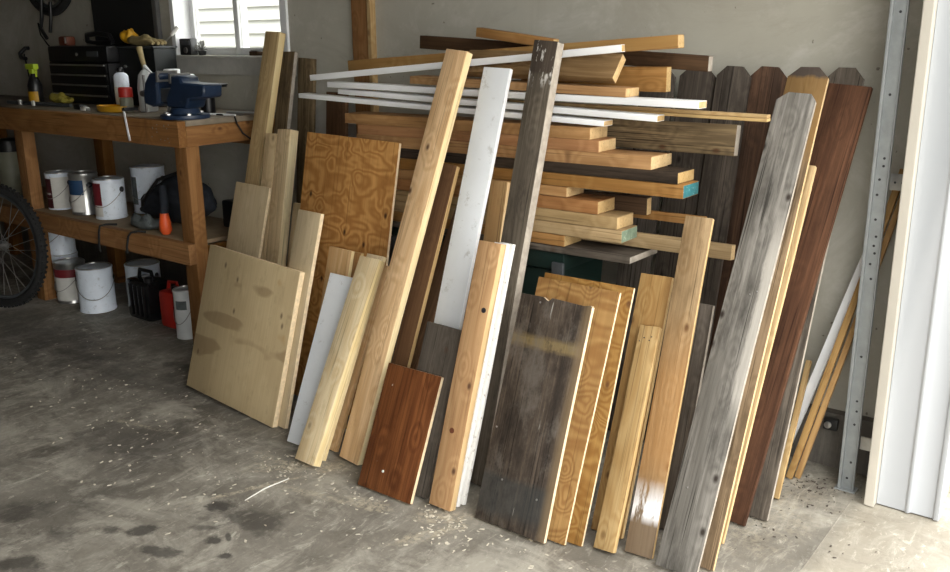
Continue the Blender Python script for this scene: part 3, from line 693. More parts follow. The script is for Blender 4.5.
# ------------------------------------------------------------------ workbench
wb = thing('workbench', (-3.02, 2.1, 0), 'long wooden workbench with a lower shelf under the window', 'workbench')
Lb = 2.6
box('bench_top', -Lb, .0, .002, .465, .925, .948, plain('bench_top_board', (.20, .165, .12), .7, var=.25, scale=9), wb, .003)
def bd(nm, x0, x1, y0, y1, z0, z1):
    """bench timber whose grain runs along its longest side"""
    s = (x1 - x0, y1 - y0, z1 - z0); k = s.index(max(s)); bm = bmesh.new()
    if k == 0: b = (y0, y1, z0, z1, x0, x1); R_ = Matrix(((0, 0, 1, 0), (1, 0, 0, 0), (0, 1, 0, 0), (0, 0, 0, 1)))
    elif k == 1: b = (z0, z1, x0, x1, y0, y1); R_ = Matrix(((0, 1, 0, 0), (0, 0, 1, 0), (1, 0, 0, 0), (0, 0, 0, 1)))
    else: b = (x0, x1, y0, y1, z0, z1); R_ = Matrix.Identity(4)
    boxm(bm, *b, 0, .0025); o = link(nm, bm, W_bench, wb, smooth=40); o.matrix_local = R_; return o
bd('apron', -Lb, .0, -.036, .0, .846, .946); bd('apron', -.037, .0, .001, .465, .846, .9245)
for x in (-.09, -1.38, -2.50):
    for y in (.001, .40): bd('leg', x, x + .078, y, y + .06, 0, .845)
bd('shelf_edge', -Lb, -.005, -.036, 0, .378, .462); bd('shelf_edge', -.036, -.005, .065, .398, .378, .44)
box('shelf_board', -Lb, -.037, .002, .398, .444, .461, plain('shelf_plywood', (.26, .19, .115), .75, var=.25, scale=8), wb, .002)
for x in (-.6, -1.9): bd('cross_brace', x, x + .038, .064, .398, .37, .443)
bd('cleat', -Lb, -.116, .466, .498, .80, .92)
# nail heads in the bench corner
for i in range(14):
    bm = bmesh.new(); lathe_m(bm, [(.0022, -.001), (.0022, .0012)], 8, Matrix.Translation((-.05 - .13 * random.random() , -.036, .862 + .07 * random.random())) @ Matrix.Rotation(math.pi / 2, 4, 'X')); link('nail', bm, M_nail, wb)

# ------------------------------------------------------------------ paint cans
def arc_band(r, a0, a1, z0, z1, seg=20):
    bm = bmesh.new(); pr = None
    for i in range(seg + 1):
        a = a0 + (a1 - a0) * i / seg
        q = [bm.verts.new((rr * math.cos(a), rr * math.sin(a), z)) for rr, z in ((r, z0), (r, z1), (r + .0007, z1), (r + .0007, z0))]
        if pr:
            for k in range(4): bm.faces.new((pr[k], q[k], q[(k + 1) % 4], pr[(k + 1) % 4]))
        pr = q
    return bm
def can(loc, r, h, body, bands, lab, group, rot=0., lid=M_tin, handle='down', tiltx=0.):
    t = thing('paint_can', loc, lab, 'paint can', group, (tiltx, 0, rot))
    lathe('can_body', [(r * .97, 0), (r, .002), (r, .006), (r * .975, .009), (r * .975, h - .012), (r, h - .008), (r, h - .001), (r * .96, h)], body, t)
    lathe('lid', [(r * .95, h - .004), (r * .95, h + .003), (r * .86, h + .003), (r * .84, h - .002), (.001, h - .002)], lid, t)
    for a0, a1, z0, z1, m, nm in bands:
        link(nm, arc_band(r * .976, math.radians(a0), math.radians(a1), h * z0, h * z1), m, t, smooth=60)
    for s in (-1, 1):
        bm = bmesh.new(); lathe_m(bm, [(.013, 0), (.013, .003), (.006, .006), (.004, .004)], 14, Matrix.Rotation(s * math.pi / 2, 4, 'Y') @ Matrix.Translation((-s * 0 - h * .74 if s > 0 else h * .74, 0, r * .97)))
        link('handle_boss', bm, M_ink, t, smooth=50)
    pts = []
    for i in range(17):
        a = math.pi * i / 16
        pts.append((r * 1.03 * math.cos(a), -math.sin(a) * r * 1.08, h * .74 - math.sin(a) * h * .42) if handle == 'down' else (r * 1.03 * math.cos(a), -math.sin(a) * r * .4, h * .74 + math.sin(a) * h * .5))
    tube('handle', pts, .0016, M_nail, t, 6)
    return t
GC = 'paint cans on the bench shelf'; GF = 'paint cans on the floor under the bench'
zs = .4625
# angles: the camera looks from +x,-y, so -60 deg faces it
can((-4.235, 2.21, zs), .066, .175, M_canwhite, [(-170, -78, .05, .86, M_labelmaroon, 'label'), (-78, 20, .05, .9, M_label, 'text_panel'), (-165, -84, .42, .47, M_label, 'stripe')], 'paint can with a maroon and white label, leftmost on the bench shelf', GC, .2)
can((-4.01, 2.205, zs), .066, .19, M_tin, [(-140, -25, .5, .86, M_labelblue, 'label'), (-140, -25, .08, .5, M_label, 'text_panel')], 'metal paint can with a navy and white label on the bench shelf', GC, -.15, handle='down')
can((-3.815, 2.215, zs), .070, .18, M_canwhite, [(-165, -82, .36, .92, M_labelred, 'label'), (-165, -82, .08, .36, M_label, 'text_panel'), (-80, -10, .1, .9, M_canwhite, 'white_panel')], 'paint can with a dark red and white label, beside the dark bag', GC, .35)
can((-3.80, 2.41, zs), .078, .215, M_canwhite, [(-130, -100, .2, .8, M_greycloth, 'smudge')], 'scuffed white paint can at the back of the shelf behind the dark bag', GC, .4)
can((-4.395, 2.25, 0.001), .078, .205, M_canwhite, [(-120, -60, .02, .10, M_ink, 'label')], 'lower white can of the stack of two next to the bicycle wheel', GF, .3)
can((-4.39, 2.25, .2095), .072, .16, M_canwhite, [(-85, -60, .2, .8, M_labelblue, 'label')], 'upper white can with a blue mark on the stack of two', GF, -.3)
can((-4.215, 2.19, 0.001), .074, .20, M_tin, [(-170, 20, .66, .86, M_labelred, 'label'), (-170, 20, .08, .66, M_label, 'text_panel')], 'paint can with a red-topped cream label on the floor', GF, .1)
can((-3.97, 2.18, 0.001), .084, .212, M_canwhite, [], 'large plain white paint can on the floor under the shelf', GF, .9)
can((-3.85, 2.36, 0.001), .082, .21, M_canwhite, [(-90, -40, .3, .7, M_label, 'label')], 'white paint can behind, between the large white can and the black case', GF, .3)
can((-3.265, 2.185, 0.001), .048, .215, M_clear, [(-100, -40, .62, .8, M_greycloth, 'label')], 'narrow off-white can in front of the bench leg by the birch sheet', GF, .2)

# red jug and black case on the floor
jg = thing('gas_can', (-3.435, 2.25, 0.001), 'red plastic gas can on the floor beside the narrow off-white can', 'gas can')
bm = bmesh.new(); boxm(bm, -.055, .055, -.05, .05, 0, .17, 0, .018); link('body', bm, M_red, jg, smooth=50)
tube('carry_handle', [(-.045, 0, .165), (-.035, 0, .20), (.02, 0, .205), (.035, 0, .165)], .008, M_red, jg)
lathe('cap', [(.016, .165), (.016, .19), (.010, .195)], M_black, jg, 16, Matrix.Translation((.035, -.02, 0)))
cs = thing('jerry_can', (-3.645, 2.25, 0.001), 'glossy black ribbed container on the floor left of the red gas can', 'container')
bm = bmesh.new(); boxm(bm, -.095, .085, -.055, .06, 0, .19, 0, .02); link('body', bm, M_blackgloss, cs, smooth=50)
for x in (-.05, -.015, .02, .055):
    bm = bmesh.new(); boxm(bm, x - .008, x + .008, -.064, -.054, .02, .17, 0, .004); link('rib', bm, M_blackgloss, cs, smooth=50)
tube('carry_handle', [(-.06, 0, .185), (-.05, 0, .225), (.04, 0, .225), (.05, 0, .185)], .009, M_black, cs)
lathe('cap', [(.02, .185), (.02, .205), (.014, .21)], M_black, cs, 16, Matrix.Translation((.06, -.03, 0)))
# dull canister on the shelf at far left
cn = thing('canister', (-4.79, 2.25, zs), 'grey-green canister with a black top at the far left of the shelf', 'canister')
lathe('body', [(.06, 0), (.062, .01), (.06, .22), (.05, .235)], M_crate, cn)
lathe('cap', [(.066, .236), (.066, .29), (.05, .30)], M_black, cn)

# dark bag with a hose and an orange-tipped tool on the shelf
bg = thing('tool_bag', (-3.46, 2.32, zs), 'slumped dark cloth bag on the bench shelf beside the cans', 'bag')
bm = bmesh.new(); bmesh.ops.create_uvsphere(bm, u_segments=32, v_segments=20, radius=1)
for v in bm.verts:
    x, y, z = v.co
    n = .09 * math.sin(7 * x + 2 * y) + .07 * math.sin(9 * z + 4 * x) + .05 * math.sin(13 * y + 5 * z)
    v.co = Vector((x * .25 * (1 + n * .6), y * .09 * (1 + n), max(0, (z + 1) / 2 * .225 * (1 - .34 * (x - .5) ** 2) * (1 + n * .6))))
link('bag_body', bm, M_darkcloth, bg, smooth=80)
tube('strap', [(-.17, -.06, .05), (-.10, -.10, .10), (.0, -.08, .20), (.08, -.02, .235), (.14, .0, .18)], .008, M_black, bg)
rg = thing('work_rag', (-3.45, 2.15, zs), 'crumpled grey rag on the front of the bench shelf', 'rag')
bm = bmesh.new(); bmesh.ops.create_uvsphere(bm, u_segments=28, v_segments=16, radius=1)
for v in bm.verts:
    x, y, z = v.co; n = .16 * math.sin(8 * x + 3 * y) + .12 * math.sin(11 * y - 5 * x)
    v.co = Vector((x * .10 * (1 + n), y * .04, max(0, (z + 1) / 2 * .055 * (1 + n))))
link('cloth', bm, M_greycloth, rg, smooth=80)
tl = thing('hand_tool', (-3.275, 2.15, zs), 'black hand tool with a bright orange tip next to the bench leg', 'tool')
tube('handle', [(-.03, .01, .20), (-.015, 0, .13), (-.008, -.01, .085)], [.014, .018, .016], M_darkcloth, tl, 12)
tube('tip', [(-.008, -.01, .088), (-.006, -.012, .05), (-.004, -.012, .018), (-.004, -.012, .001)], [.017, .024, .026, .016], M_orange, tl, 14)
bx = thing('power_tool_case', (-3.125, 2.43, zs), 'black tool case on the shelf right of the bench leg', 'case')
bm = bmesh.new(); boxm(bm, -.08, .09, -.06, .06, 0, .12, 0, .012); link('body', bm, M_black, bx, smooth=40)
tube('carry_handle', [(-.05, 0, .118), (-.045, 0, .16), (.05, 0, .16), (.055, 0, .118)], .008, M_black, bx)
for nm, pts, lab in (('electric_cable', [(-3.62, 2.12, .468), (-3.64, 2.08, .472), (-3.65, 2.056, .468), (-3.66, 2.054, .44), (-3.67, 2.053, .38), (-3.67, 2.055, .35)], 'black cord draped over the shelf edge below the cans'),
                     ('electric_cable', [(-3.37, 2.10, .468), (-3.39, 2.08, .472), (-3.41, 2.056, .468), (-3.43, 2.054, .45), (-3.45, 2.053, .40), (-3.45, 2.054, .375)], 'black cord draped over the shelf edge nearer the bench leg')):
    tag(tube(nm, pts, .0045, M_rubber), lab, 'cord', 'cords over the shelf edge')

# ------------------------------------------------------------------ bicycle wheel by the bench
def wheel(name, loc, R_, rot, lab, tread=True, group=None):
    t = thing(name, loc, lab, 'bicycle wheel', group, rot)
    n = 56
    ring = lambda r, y=0: [(r * math.cos(2 * math.pi * i / n), y, r * math.sin(2 * math.pi * i / n)) for i in range(n)]
    ty = bmesh.new(); tube_m(ty, ring(R_ - .021), .021, 10, True)
    if tread:
        for i in range(70):
            a = 2 * math.pi * i / 70
            for s in (-1, 1):
                b = bmesh.new(); boxm(b, -.004, .006, -.005, .005, -.005, .005)
                bmesh.ops.transform(b, matrix=Matrix.Rotation(-a, 4, 'Y') @ Matrix.Translation((R_ - .003, s * .010, 0)), verts=b.verts)
                tmp = bpy.data.meshes.new('t'); b.to_mesh(tmp); b.free(); ty.from_mesh(tmp); bpy.data.meshes.remove(tmp)
    link('tire', ty, M_rubber, t, smooth=50)
    rm = bmesh.new(); tube_m(rm, ring(R_ - .048), .009, 8, True); link('rim', rm, M_darkgrey, t, smooth=50)
    lathe('hub', [(.012, -.045), (.022, -.03), (.022, -.026), (.010, -.02), (.010, .02), (.022, .026), (.022, .03), (.012, .045)], M_tin, t, 16, Matrix.Rotation(math.pi / 2, 4, 'X'))
    lathe('axle', [(.005, -.06), (.005, .06)], M_tin, t, 10, Matrix.Rotation(math.pi / 2, 4, 'X'))
    sp = bmesh.new()
    for i in range(28):
        a = 2 * math.pi * i / 28; s = 1 if i % 2 else -1; b_ = a + (.9 if (i // 2) % 2 else -.9)
        tube_m(sp, [(.02 * math.cos(b_), s * .028, .02 * math.sin(b_)), ((R_ - .052) * math.cos(a), 0, (R_ - .052) * math.sin(a))], .0016, 5)
    link('spokes', sp, M_tin, t)
    return t
wheel('bicycle_wheel', (-4.385, 1.95, .300), .298, (math.radians(-4), 0, math.radians(14)), 'bicycle wheel with knobby tire standing at the left end of the bench', True)
hw = wheel('bicycle_wheel', (-4.70, 2.53, 1.64), .27, (0, 0, 0), 'bicycle wheel hanging on the wall above the toolbox', False)
tube('fork', [(-.03, -.03, -.16), (-.035, -.04, -.27), (-.06, -.04, -.33), (-.02, -.035, -.38)], .010, M_black, hw)
tube('fork', [(.05, -.03, -.2), (.055, -.04, -.28), (.03, -.04, -.35)], .009, M_black, hw)
tube('cable', [(-.10, -.03, -.30), (-.09, -.03, -.36), (-.03, -.03, -.41), (.02, -.03, -.44)], .004, M_black, hw)
lathe('wall_hook', [(.006, 0), (.006, .09)], M_black, hw, 10, Matrix.Translation((0, .085, .0)) @ Matrix.Rotation(math.pi / 2, 4, 'X'))
hk = thing('coat_hook', (-5.16, 2.615, 1.18), 'black hook on the wall at the far left edge with a cord', 'hook')
tube('hook_bar', [(0, 0, .03), (0, -.02, .03), (-.01, -.05, .0), (.02, -.06, -.02), (.07, -.06, -.025)], .011, M_black, hk)
tube('cord', [(.0, -.03, .0), (.04, -.04, -.12), (.08, -.05, -.228)], .004, M_black, hk)

# ------------------------------------------------------------------ on the bench
ZB = .949
tb = thing('toolbox', (-4.285, 2.49, ZB), 'black steel toolbox with four drawers on the workbench', 'toolbox')
box('body', -.275, .265, -.085, .09, 0, .195, M_black, tb, .004)
bm = bmesh.new(); boxm(bm, -.275, .265, -.087, .09, .197, .275, 0, .012); lidp = link('lid', bm, M_black, tb, smooth=40)
box('badge', .09, .19, -.0895, -.086, .225, .25, M_darkgrey, tb, .001)
lathe('lid_lock', [(.008, 0), (.008, .005)], M_tin, tb, 14, Matrix.Translation((0, -.086, .235)) @ Matrix.Rotation(math.pi / 2, 4, 'X'))
for i, (z0, z1) in enumerate(((.006, .046), (.054, .094), (.102, .142), (.150, .190))):
    d_ = box('drawer', -.262, .252, -.093, -.0855, z0, z1, M_black, tb, .002)
    box('drawer_pull', -.255, .245, -.0985, -.0935, z1 - .009, z1 - .001, M_tin, d_, .001)
lc = thing('tool_cabinet', (-3.86, 2.53, ZB), 'low black metal cabinet right of the drawer toolbox', 'cabinet')
box('body', -.15, .135, -.07, .045, 0, .262, plain('black_green_metal', (.008, .011, .011), .5), lc, .004)
box('cabinet_top', -.155, .145, -.078, .05, .2635, .272, M_darkgrey, lc, .002)
lathe('knob', [(.007, 0), (.007, .01)], M_tin, lc, 12, Matrix.Translation((-.10, -.070, .18)) @ Matrix.Rotation(math.pi / 2, 4, 'X'))
pn = thing('wall_panel', (-4.15, 2.60, ZB + .001), 'tall black panel with a grey edge leaning on the wall behind the toolbox', 'panel')
bm = bmesh.new(); boxm(bm, -.27, .25, -.012, .008, 0, 1.12, 0, .002); link('sheet', bm, plain('matte_black_board', (.006, .006, .006), .8), pn)
box('edge_frame', .252, .285, -.014, .008, 0, 1.12, plain('grey_frame', (.10, .10, .10), .5), pn, .002)
# things on the toolbox and the cabinet
sw = thing('hand_saw', (-4.17, 2.47, ZB + .276), 'black-handled saw lying on the toolbox lid', 'saw')
tube('grip', [(-.12, 0, .02), (-.10, -.01, .05), (.0, -.01, .055), (.08, 0, .045), (.10, 0, .014)], .012, M_black, sw, 10)
tube('grip', [(-.12, 0, .02), (-.06, 0, .013), (.0, 0, .013), (.10, 0, .014)], .010, M_black, sw, 10)
og = thing('tape_measure', (-4.44, 2.45, ZB + .276), 'dull orange tape measure on the left of the toolbox lid', 'tape measure')
bm = bmesh.new(); boxm(bm, -.045, .035, -.025, .025, 0, .045, 0, .012); link('case', bm, plain('dull_orange', (.13, .035, .015), .5), og, smooth=50)
box('clip', .02, .034, -.028, -.0255, .01, .04, M_tin, og, .001)
gl = thing('work_gloves', (-3.87, 2.50, ZB + .2725), 'tan and yellow work gloves on the low cabinet', 'gloves')
def lump(nm, m, loc, s, par, k=.12, seed=0):
    bm = bmesh.new(); bmesh.ops.create_uvsphere(bm, u_segments=24, v_segments=14, radius=1)
    for v in bm.verts:
        x, y, z = v.co; n = k * math.sin(6 * x + 3 * y + seed) + k * math.sin(8 * y - 5 * x + seed)
        v.co = Vector((loc[0] + x * s[0] * (1 + n), loc[1] + y * s[1] * (1 + n), loc[2] + (z + 1) * s[2] * .5 * (1 + n)))
    return link(nm, bm, m, par, smooth=80)
lump('palm', M_tape, (0, 0, 0), (.10, .04, .045), gl)
lump('cuff', M_yellow, (-.10, .0, .01), (.04, .035, .06), gl)
for i in range(4): tube('finger', [(.08, -.03 + .018 * i, .02), (.12, -.034 + .02 * i, .02), (.155 - .01 * abs(i - 1.5), -.036 + .022 * i, .012)], [.011, .010, .008], M_tape, gl, 10)
# spray bottle
sb = thing('spray_bottle', (-4.49, 2.28, ZB), 'dark spray bottle with a lime trigger head and yellow label', 'spray bottle')
lathe('bottle', [(.030, 0), (.034, .006), (.034, .09), (.022, .125), (.013, .14), (.013, .148)], M_black, sb, 24)
bm = bmesh.new(); boxm(bm, -.048, .036, -.014, .014, .165, .192, 0, .006); boxm(bm, -.016, .018, -.014, .014, .145, .166, 0, .004); link('trigger_head', bm, M_lime, sb, smooth=40)
tube('trigger', [(.018, 0, .166), (.030, 0, .145), (.026, 0, .130)], .005, M_lime, sb)
link('label', arc_band(.0345, math.radians(-150), math.radians(-10), .006, .06), M_yellow, sb, smooth=60)
tag(tube('flat_tray', [(0, 0, 0)] * 0 or [(-4.62, 2.20, .957), (-4.1, 2.24, .957)], .009, M_darkgrey), 'dark grey bar with two pale tabs lying on the bench edge', 'bar')
tr = bpy.data.objects['flat_tray']; tr.name = 'metal_bar'; tr.data.name = 'metal_bar'
for x in (-4.50, -4.37):
    box('tab', x - .01, x + .01, 2.195, 2.2 + .004, .948, .972, M_label, tr, .002)
rg = thing('work_gloves', (-4.42, 2.36, ZB), 'yellow-green gloves behind the spray bottle', 'gloves')
lump('palm', plain('yellow_cloth', (.40, .33, .05), .8), (0, 0, 0), (.075, .03, .045), rg)
lump('cuff', plain('yellow_cloth', (.40, .33, .05), .8), (.06, .0, 0), (.04, .03, .03), rg, seed=2)
# small dark things at the bench edge
for x, y, s, m, lab in ((-3.93, 2.19, .028, M_black, 'black socket tool near the bench edge left of the yellow dish'), (-3.83, 2.155, .02, M_label, 'small off-white box at the bench edge left of the yellow dish')):
    t = thing('small_box' if m is M_label else 'socket_tool', (x, y, ZB), lab, 'box' if m is M_label else 'tool')
    bm = bmesh.new(); boxm(bm, -s, s, -s * .6, s * .6, 0, s * .8, 0, s * .2); link('body', bm, m, t, smooth=40)
    box('cap', s * 1.01, s * 1.5, -s * .4, s * .4, 0, s * .6, M_nail, t, .001)
# yellow dish
yd = thing('yellow_dish', (-3.68, 2.20, ZB), 'shallow yellow plastic dish on the bench edge', 'dish')
lathe('dish', [(.085, 0), (.092, .004), (.096, .026), (.090, .026), (.086, .008), (.001, .006)], M_yellow, yd, 32, Matrix.Scale(.55, 4, (0, 1, 0)), cap=False)
# white aerosol can
ae = thing('spray_can', (-3.755, 2.30, ZB), 'white aerosol can on the bench behind the yellow dish', 'spray can')
lathe('can_body', [(.030, 0), (.032, .003), (.032, .145), (.026, .155), (.014, .162)], M_canwhite, ae, 24)
link('label', arc_band(.0325, math.radians(-150), math.radians(-30), .03, .10), M_label, ae, smooth=60)
lathe('cap', [(.014, .163), (.014, .180), (.010, .184)], M_black, ae, 18)
# small red-lidded jar
rj = thing('red_lidded_jar', (-3.61, 2.225, ZB), 'small jar with a red lid in front of the low cabinet', 'jar')
lathe('jar_body', [(.026, 0), (.028, .004), (.028, .055), (.024, .062)], M_crate, rj, 22)
lathe('lid', [(.030, .063), (.030, .10), (.026, .104)], M_red, rj, 22)
# glue bottle with long nozzle
gb = thing('glue_bottle', (-3.545, 2.29, ZB), 'white squeeze bottle with a long nozzle behind the vise', 'bottle')
lathe('bottle', [(.034, 0), (.038, .005), (.040, .10), (.032, .155), (.016, .175)], M_clear, gb, 24)
tube('nozzle', [(0, 0, .172), (.0, 0, .19), (.03, 0, .172), (.085, 0, .142)], [.012, .009, .005, .0035], M_clear, gb, 10)
pb_ = thing('paint_brush', (-3.63, 2.345, ZB), 'paint brush with a pale wooden handle standing bristles down', 'brush')
tube('handle', [(0, 0, .10), (-.008, 0, .19), (-.03, 0, .27)], [.012, .010, .013], M_tape, pb_, 10)
bm = bmesh.new(); boxm(bm, -.022, .022, -.01, .01, .045, .105, 0, .003); link('ferrule', bm, M_black, pb_, smooth=40)
bm = bmesh.new(); boxm(bm, -.024, .024, -.008, .008, 0, .046, 0, .003); link('bristles', bm, M_label, pb_, smooth=40)
sd = thing('screwdriver', (-3.765, 2.555, ZB + .2725), 'white-handled screwdriver leaning on the low cabinet', 'screwdriver')
tube('shaft', [(-.03, 0, .004), (.008, .03, .05)], .004, M_tin, sd)
tube('handle', [(.006, .028, .048), (.03, .05, .085)], .009, M_label, sd, 10)
# white plug-like pair
for x, y, r, h, lab in ((-3.47, 2.37, .034, .175, 'tall milky plastic jar behind the vise'), (-3.385, 2.38, .034, .155, 'short milky plastic jar right of the taller jar behind the vise')):
    j = thing('plastic_jar', (x, y, ZB), lab, 'jar', 'milky jars behind the vise')
    lathe('jar_body', [(r * .9, 0), (r, .004), (r, h - .03), (r * .85, h - .025)], M_clear, j, 22)
    lathe('lid', [(r * 1.02, h - .024), (r * 1.02, h), (r * .9, h + .003)], M_whitetrim, j, 22)
dk = thing('pan_lid', (-3.25, 2.38, ZB), 'round black pan on a dark stand right of the milky jars', 'pan')
lathe('stand', [(.03, 0), (.03, .10)], M_black, dk, 20)
lathe('plate', [(.03, .101), (.085, .108), (.088, .118), (.080, .120), (.001, .116)], M_black, dk, 32)
dk.name = 'black_pan'
# small clutter right end
for nm, x, y, z, dx, dy, r, m, lab in (('metal_rod', -3.19, 2.20 + .09, ZB + .006, .2, .03, .004, M_whitetrim, 'thin pale rod lying at the right end of the bench'),
        ('wrench', -3.10, 2.36 , ZB + .008, .16, .03, .007, M_nail, 'dull steel wrench at the right back of the bench')):
    tag(tube(nm, [(x, y, z), (x + dx * .5, y + dy * .5, z), (x + dx * .97, y + dy, z)], r, m), lab, 'tool')
tag(tube('electric_cable', [(-3.09, 2.30, ZB + .005), (-3.04, 2.315, ZB + .006), (-3.010, 2.325, ZB + .005), (-3.009, 2.335, ZB - .03), (-3.008, 2.36, ZB - .07), (-3.006, 2.40, ZB - .10)], .0035, M_rubber), 'thin black cord hanging over the right end of the bench', 'cord')
# hanging white strip
hs = thing('measuring_strip', (-3.345, 2.058, .86), 'narrow white strip hanging over the front of the bench', 'strip')
bm = bmesh.new(); boxm(bm, -.006, .006, -.002, .001, -.005, .125, 0, .0006); bmesh.ops.rotate(bm, matrix=Matrix.Rotation(-.18, 3, 'Y'), verts=bm.verts); link('strip', bm, M_whitetrim, hs)
box('clip', -.032, -.012, -.002, .06, .112, .126, M_black, hs, .002)

# ------------------------------------------------------------------ vise
vs = thing('bench_vise', (-3.115, 2.17, ZB), 'blue steel bench vise bolted to the corner of the bench', 'vise'); vs.scale = (1.22, 1.15, 1.08)
lathe('base', [(.080, 0), (.082, .006), (.080, .014), (.052, .018), (.046, .034), (.044, .038)], M_blue, vs, 32)
poly = [(-.05, .038), (.055, .038), (.07, .07), (.15, .08), (.155, .125), (.04, .13), (.035, .15), (-.012, .155), (-.018, .12), (-.05, .07)]
prism('body', poly, -.036, .042, M_blue, vs, .006)
poly = [(-.175, .045), (-.13, .035), (-.10, .05), (-.095, .12), (-.075, .15), (-.085, .165), (-.135, .160), (-.165, .125), (-.178, .08)]
prism('front_jaw', poly, -.034, .040, M_blue, vs, .006)
prism('slide_bar', [(-.10, .055), (-.03, .055), (-.03, .105), (-.10, .105)], -.02, .026, M_darkgrey, vs, .003)
prism('jaw_plate', [(-.022, .125), (-.012, .125), (-.012, .16), (-.022, .16)], -.038, .044, M_nail, vs, .001)
prism('jaw_plate', [(-.094, .128), (-.085, .128), (-.080, .168), (-.090, .168)], -.038, .044, M_nail, vs, .001)
lathe('screw', [(.012, -.23), (.012, -.02)], M_nail, vs, 16, Matrix.Translation((0, 0, .08)) @ Matrix.Rotation(math.pi / 2, 4, 'Y'))
tube('screw_handle', [(-.215, 0, .01), (-.215, 0, .15)], .005, M_nail, vs, 10)
for dx, dy in ((-.06, -.03), (.06, -.03), (0, .065), (0, -.066)):
    lathe('bolt_and_hole_disc', [(.009, .0), (.009, .020), (.005, .022)], M_tin, vs, 6, Matrix.Translation((dx, dy, 0)))

# ------------------------------------------------------------------ window sill things
zc = 1.179
cm = thing('boxy_device', (-3.70, YW + .015, zc), 'small black boxy device on the left of the window sill', 'device')
bm = bmesh.new(); boxm(bm, -.05, .035, -.02, .02, 0, .075, 0, .006); link('body', bm, M_black, cm, smooth=40)
box('face_plate', -.03, .03, -.023, -.0205, .045, .065, M_darkgrey, cm, .001)
lathe('dial', [(.013, 0), (.013, .006)], M_nail, cm, 16, Matrix.Translation((.0, -.0205, .022)) @ Matrix.Rotation(math.pi / 2, 4, 'X'))
pt = thing('dried_plant', (-3.60, YW + .01, zc), 'small dried plant on the window sill right of the black boxy device', 'plant')
lathe('pot', [(.016, 0), (.020, .018), (.018, .02)], M_black, pt, 16)
bm = bmesh.new()
for i in range(34):
    a = random.uniform(0, 6.28); el = random.uniform(.1, 1.5); L = random.uniform(.025, .05)
    e = Vector((math.cos(a) * math.cos(el) * L * 1.2, math.sin(a) * math.cos(el) * L * .4, .018 + math.sin(el) * L))
    tube_m(bm, [(0, 0, .016), e * .6 + Vector((0, 0, .008)), e], [.001, .0012, .003], 5)
link('leaves', bm, plain('dry_leaf', (.22, .22, .20), .8), pt, smooth=60)
for x, w_, lab in ((-3.22, .028, 'small dark brown box on the right of the window sill'), (-3.14, .018, 'tiny black box on the window sill beside the tall tan board')):
    t = thing('small_box', (x, YW + .01, zc), lab, 'box')
    box('body', -w_, w_, -.015, .015, 0, .018, M_black if w_ < .02 else W_choc, t, .002)
    box('cap', -w_ * .8, w_ * .8, -.012, .012, .0185, .022, M_darkgrey, t, .001)

# ------------------------------------------------------------------ debris
random.seed(9)
def chips(name, spots, m, lab, cat, smin, smax, group=None):
    bm = bmesh.new()
    for cx, cy, sx, sy, n in spots:
        for i in range(n):
            x = random.gauss(cx, sx); y = random.gauss(cy, sy)
            if y > 2.5: continue
            a = random.uniform(0, 6.28); l = random.uniform(smin, smax); w_ = l * random.uniform(.2, .6); h = random.uniform(.0006, .002)
            r = bmesh.ops.create_cube(bm, size=1); vv = r['verts']
            for v in vv: v.co.x += random.uniform(-.25, .25); v.co.y += random.uniform(-.2, .2)
            bmesh.ops.scale(bm, vec=(l, w_, h), verts=vv); bmesh.ops.rotate(bm, matrix=Matrix.Rotation(a, 3, 'Z'), verts=vv)
            bmesh.ops.translate(bm, vec=(x, y, h / 2 + .0004), verts=vv)
    o = link(name, bm, m); tag(o, lab, cat, group, 'stuff')
chips('sawdust', [(-1.40, 1.66, .06, .03, 60), (-1.34, 1.60, .05, .05, 40), (-1.62, 1.60, .08, .03, 25), (-1.93, 1.60, .09, .05, 60), (-2.0, 1.45, .1, .1, 30), (-2.55, 1.55, .14, .1, 28), (-2.3, 1.4, .15, .12, 22), (-3.1, 1.75, .2, .15, 30), (-2.9, 1.6, .3, .15, 60), (-1.1, 1.66, .1, .04, 18), (-3.6, 1.7, .3, .2, 25), (-2.5, 1.3, .3, .2, 30), (-1.5, 1.5, .3, .15, 24)],
      plain('pale_wood_chips', (.60, .55, .45), .85, var=.2, scale=60), 'pale wood chips and sawdust scattered on the concrete floor', 'wood chips', .002, .012)
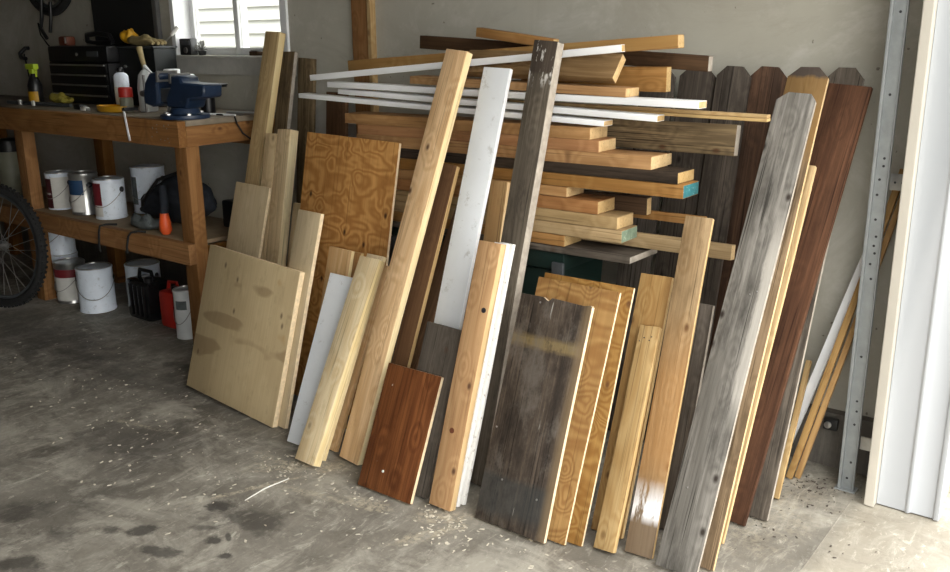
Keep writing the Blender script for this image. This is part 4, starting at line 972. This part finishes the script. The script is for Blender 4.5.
chips('dirt', [(-.68, 2.46, .05, .05, 50), (-.62, 2.40, .06, .06, 40), (-.7, 2.2, .07, .12, 30), (-.45, 2.2, .06, .15, 16)],
      plain('dark_debris', (.07, .055, .045), .9, var=.3, scale=60), 'dark dirt and leaf litter around the post foot', 'debris', .002, .008)
tag(tube('wood_splinter', [(-1.90, 1.40, .003), (-1.91, 1.48, .003), (-1.90, 1.56, .003)], [.0012, .0025, .0012], M_label), 'long pale splinter on the floor left of the boards', 'splinter')

# ------------------------------------------------------------------ light and camera
wd = bpy.data.worlds.new('sky'); S.world = wd; wd.use_nodes = True
bgn = wd.node_tree.nodes['Background']; bgn.inputs[0].default_value = (1.0, .99, .95, 1); bgn.inputs[1].default_value = WORLD = 5.5
wn = wd.node_tree; gc = wn.nodes.new('ShaderNodeTexCoord'); dp = wn.nodes.new('ShaderNodeVectorMath'); dp.operation = 'DOT_PRODUCT'
wn.links.new(gc.outputs['Generated'], dp.inputs[0]); dp.inputs[1].default_value = Vector((.93, .25, .28)).normalized()
mr = wn.nodes.new('ShaderNodeMapRange'); wn.links.new(dp.outputs['Value'], mr.inputs[0])      # the brighter, thinly clouded side of the sky
for i, v_ in zip((1, 2, 3, 4), (-.2, 1.0, 3.2, 6.9)): mr.inputs[i].default_value = v_
wn.links.new(mr.outputs[0], bgn.inputs[1])
sl = bpy.data.lights.new('sun', 'SUN'); sl.energy = 2.0; sl.angle = .012; sl.color = (1.0, .93, .82)
so = bpy.data.objects.new('sun', sl); COL.objects.link(so)
so.rotation_euler = Vector((.114, -.55, 1)).to_track_quat('Z', 'Y').to_euler()
cd = bpy.data.cameras.new('camera'); co = bpy.data.objects.new('camera', cd); COL.objects.link(co)
R_ = Vector((0.79356806, 0.60841769, -0.008812)); U_ = Vector((-0.15593338, 0.21734187, 0.9635597)); F2 = Vector((-0.58816198, 0.76327611, -0.2673482))
co.matrix_world = Matrix(((R_.x, U_.x, -F2.x, 0), (R_.y, U_.y, -F2.y, 0), (R_.z, U_.z, -F2.z, 1.25), (0, 0, 0, 1)))
cd.sensor_width = 36; cd.lens = 898.7 * 36 / 950; cd.clip_start = .02
S.camera = co
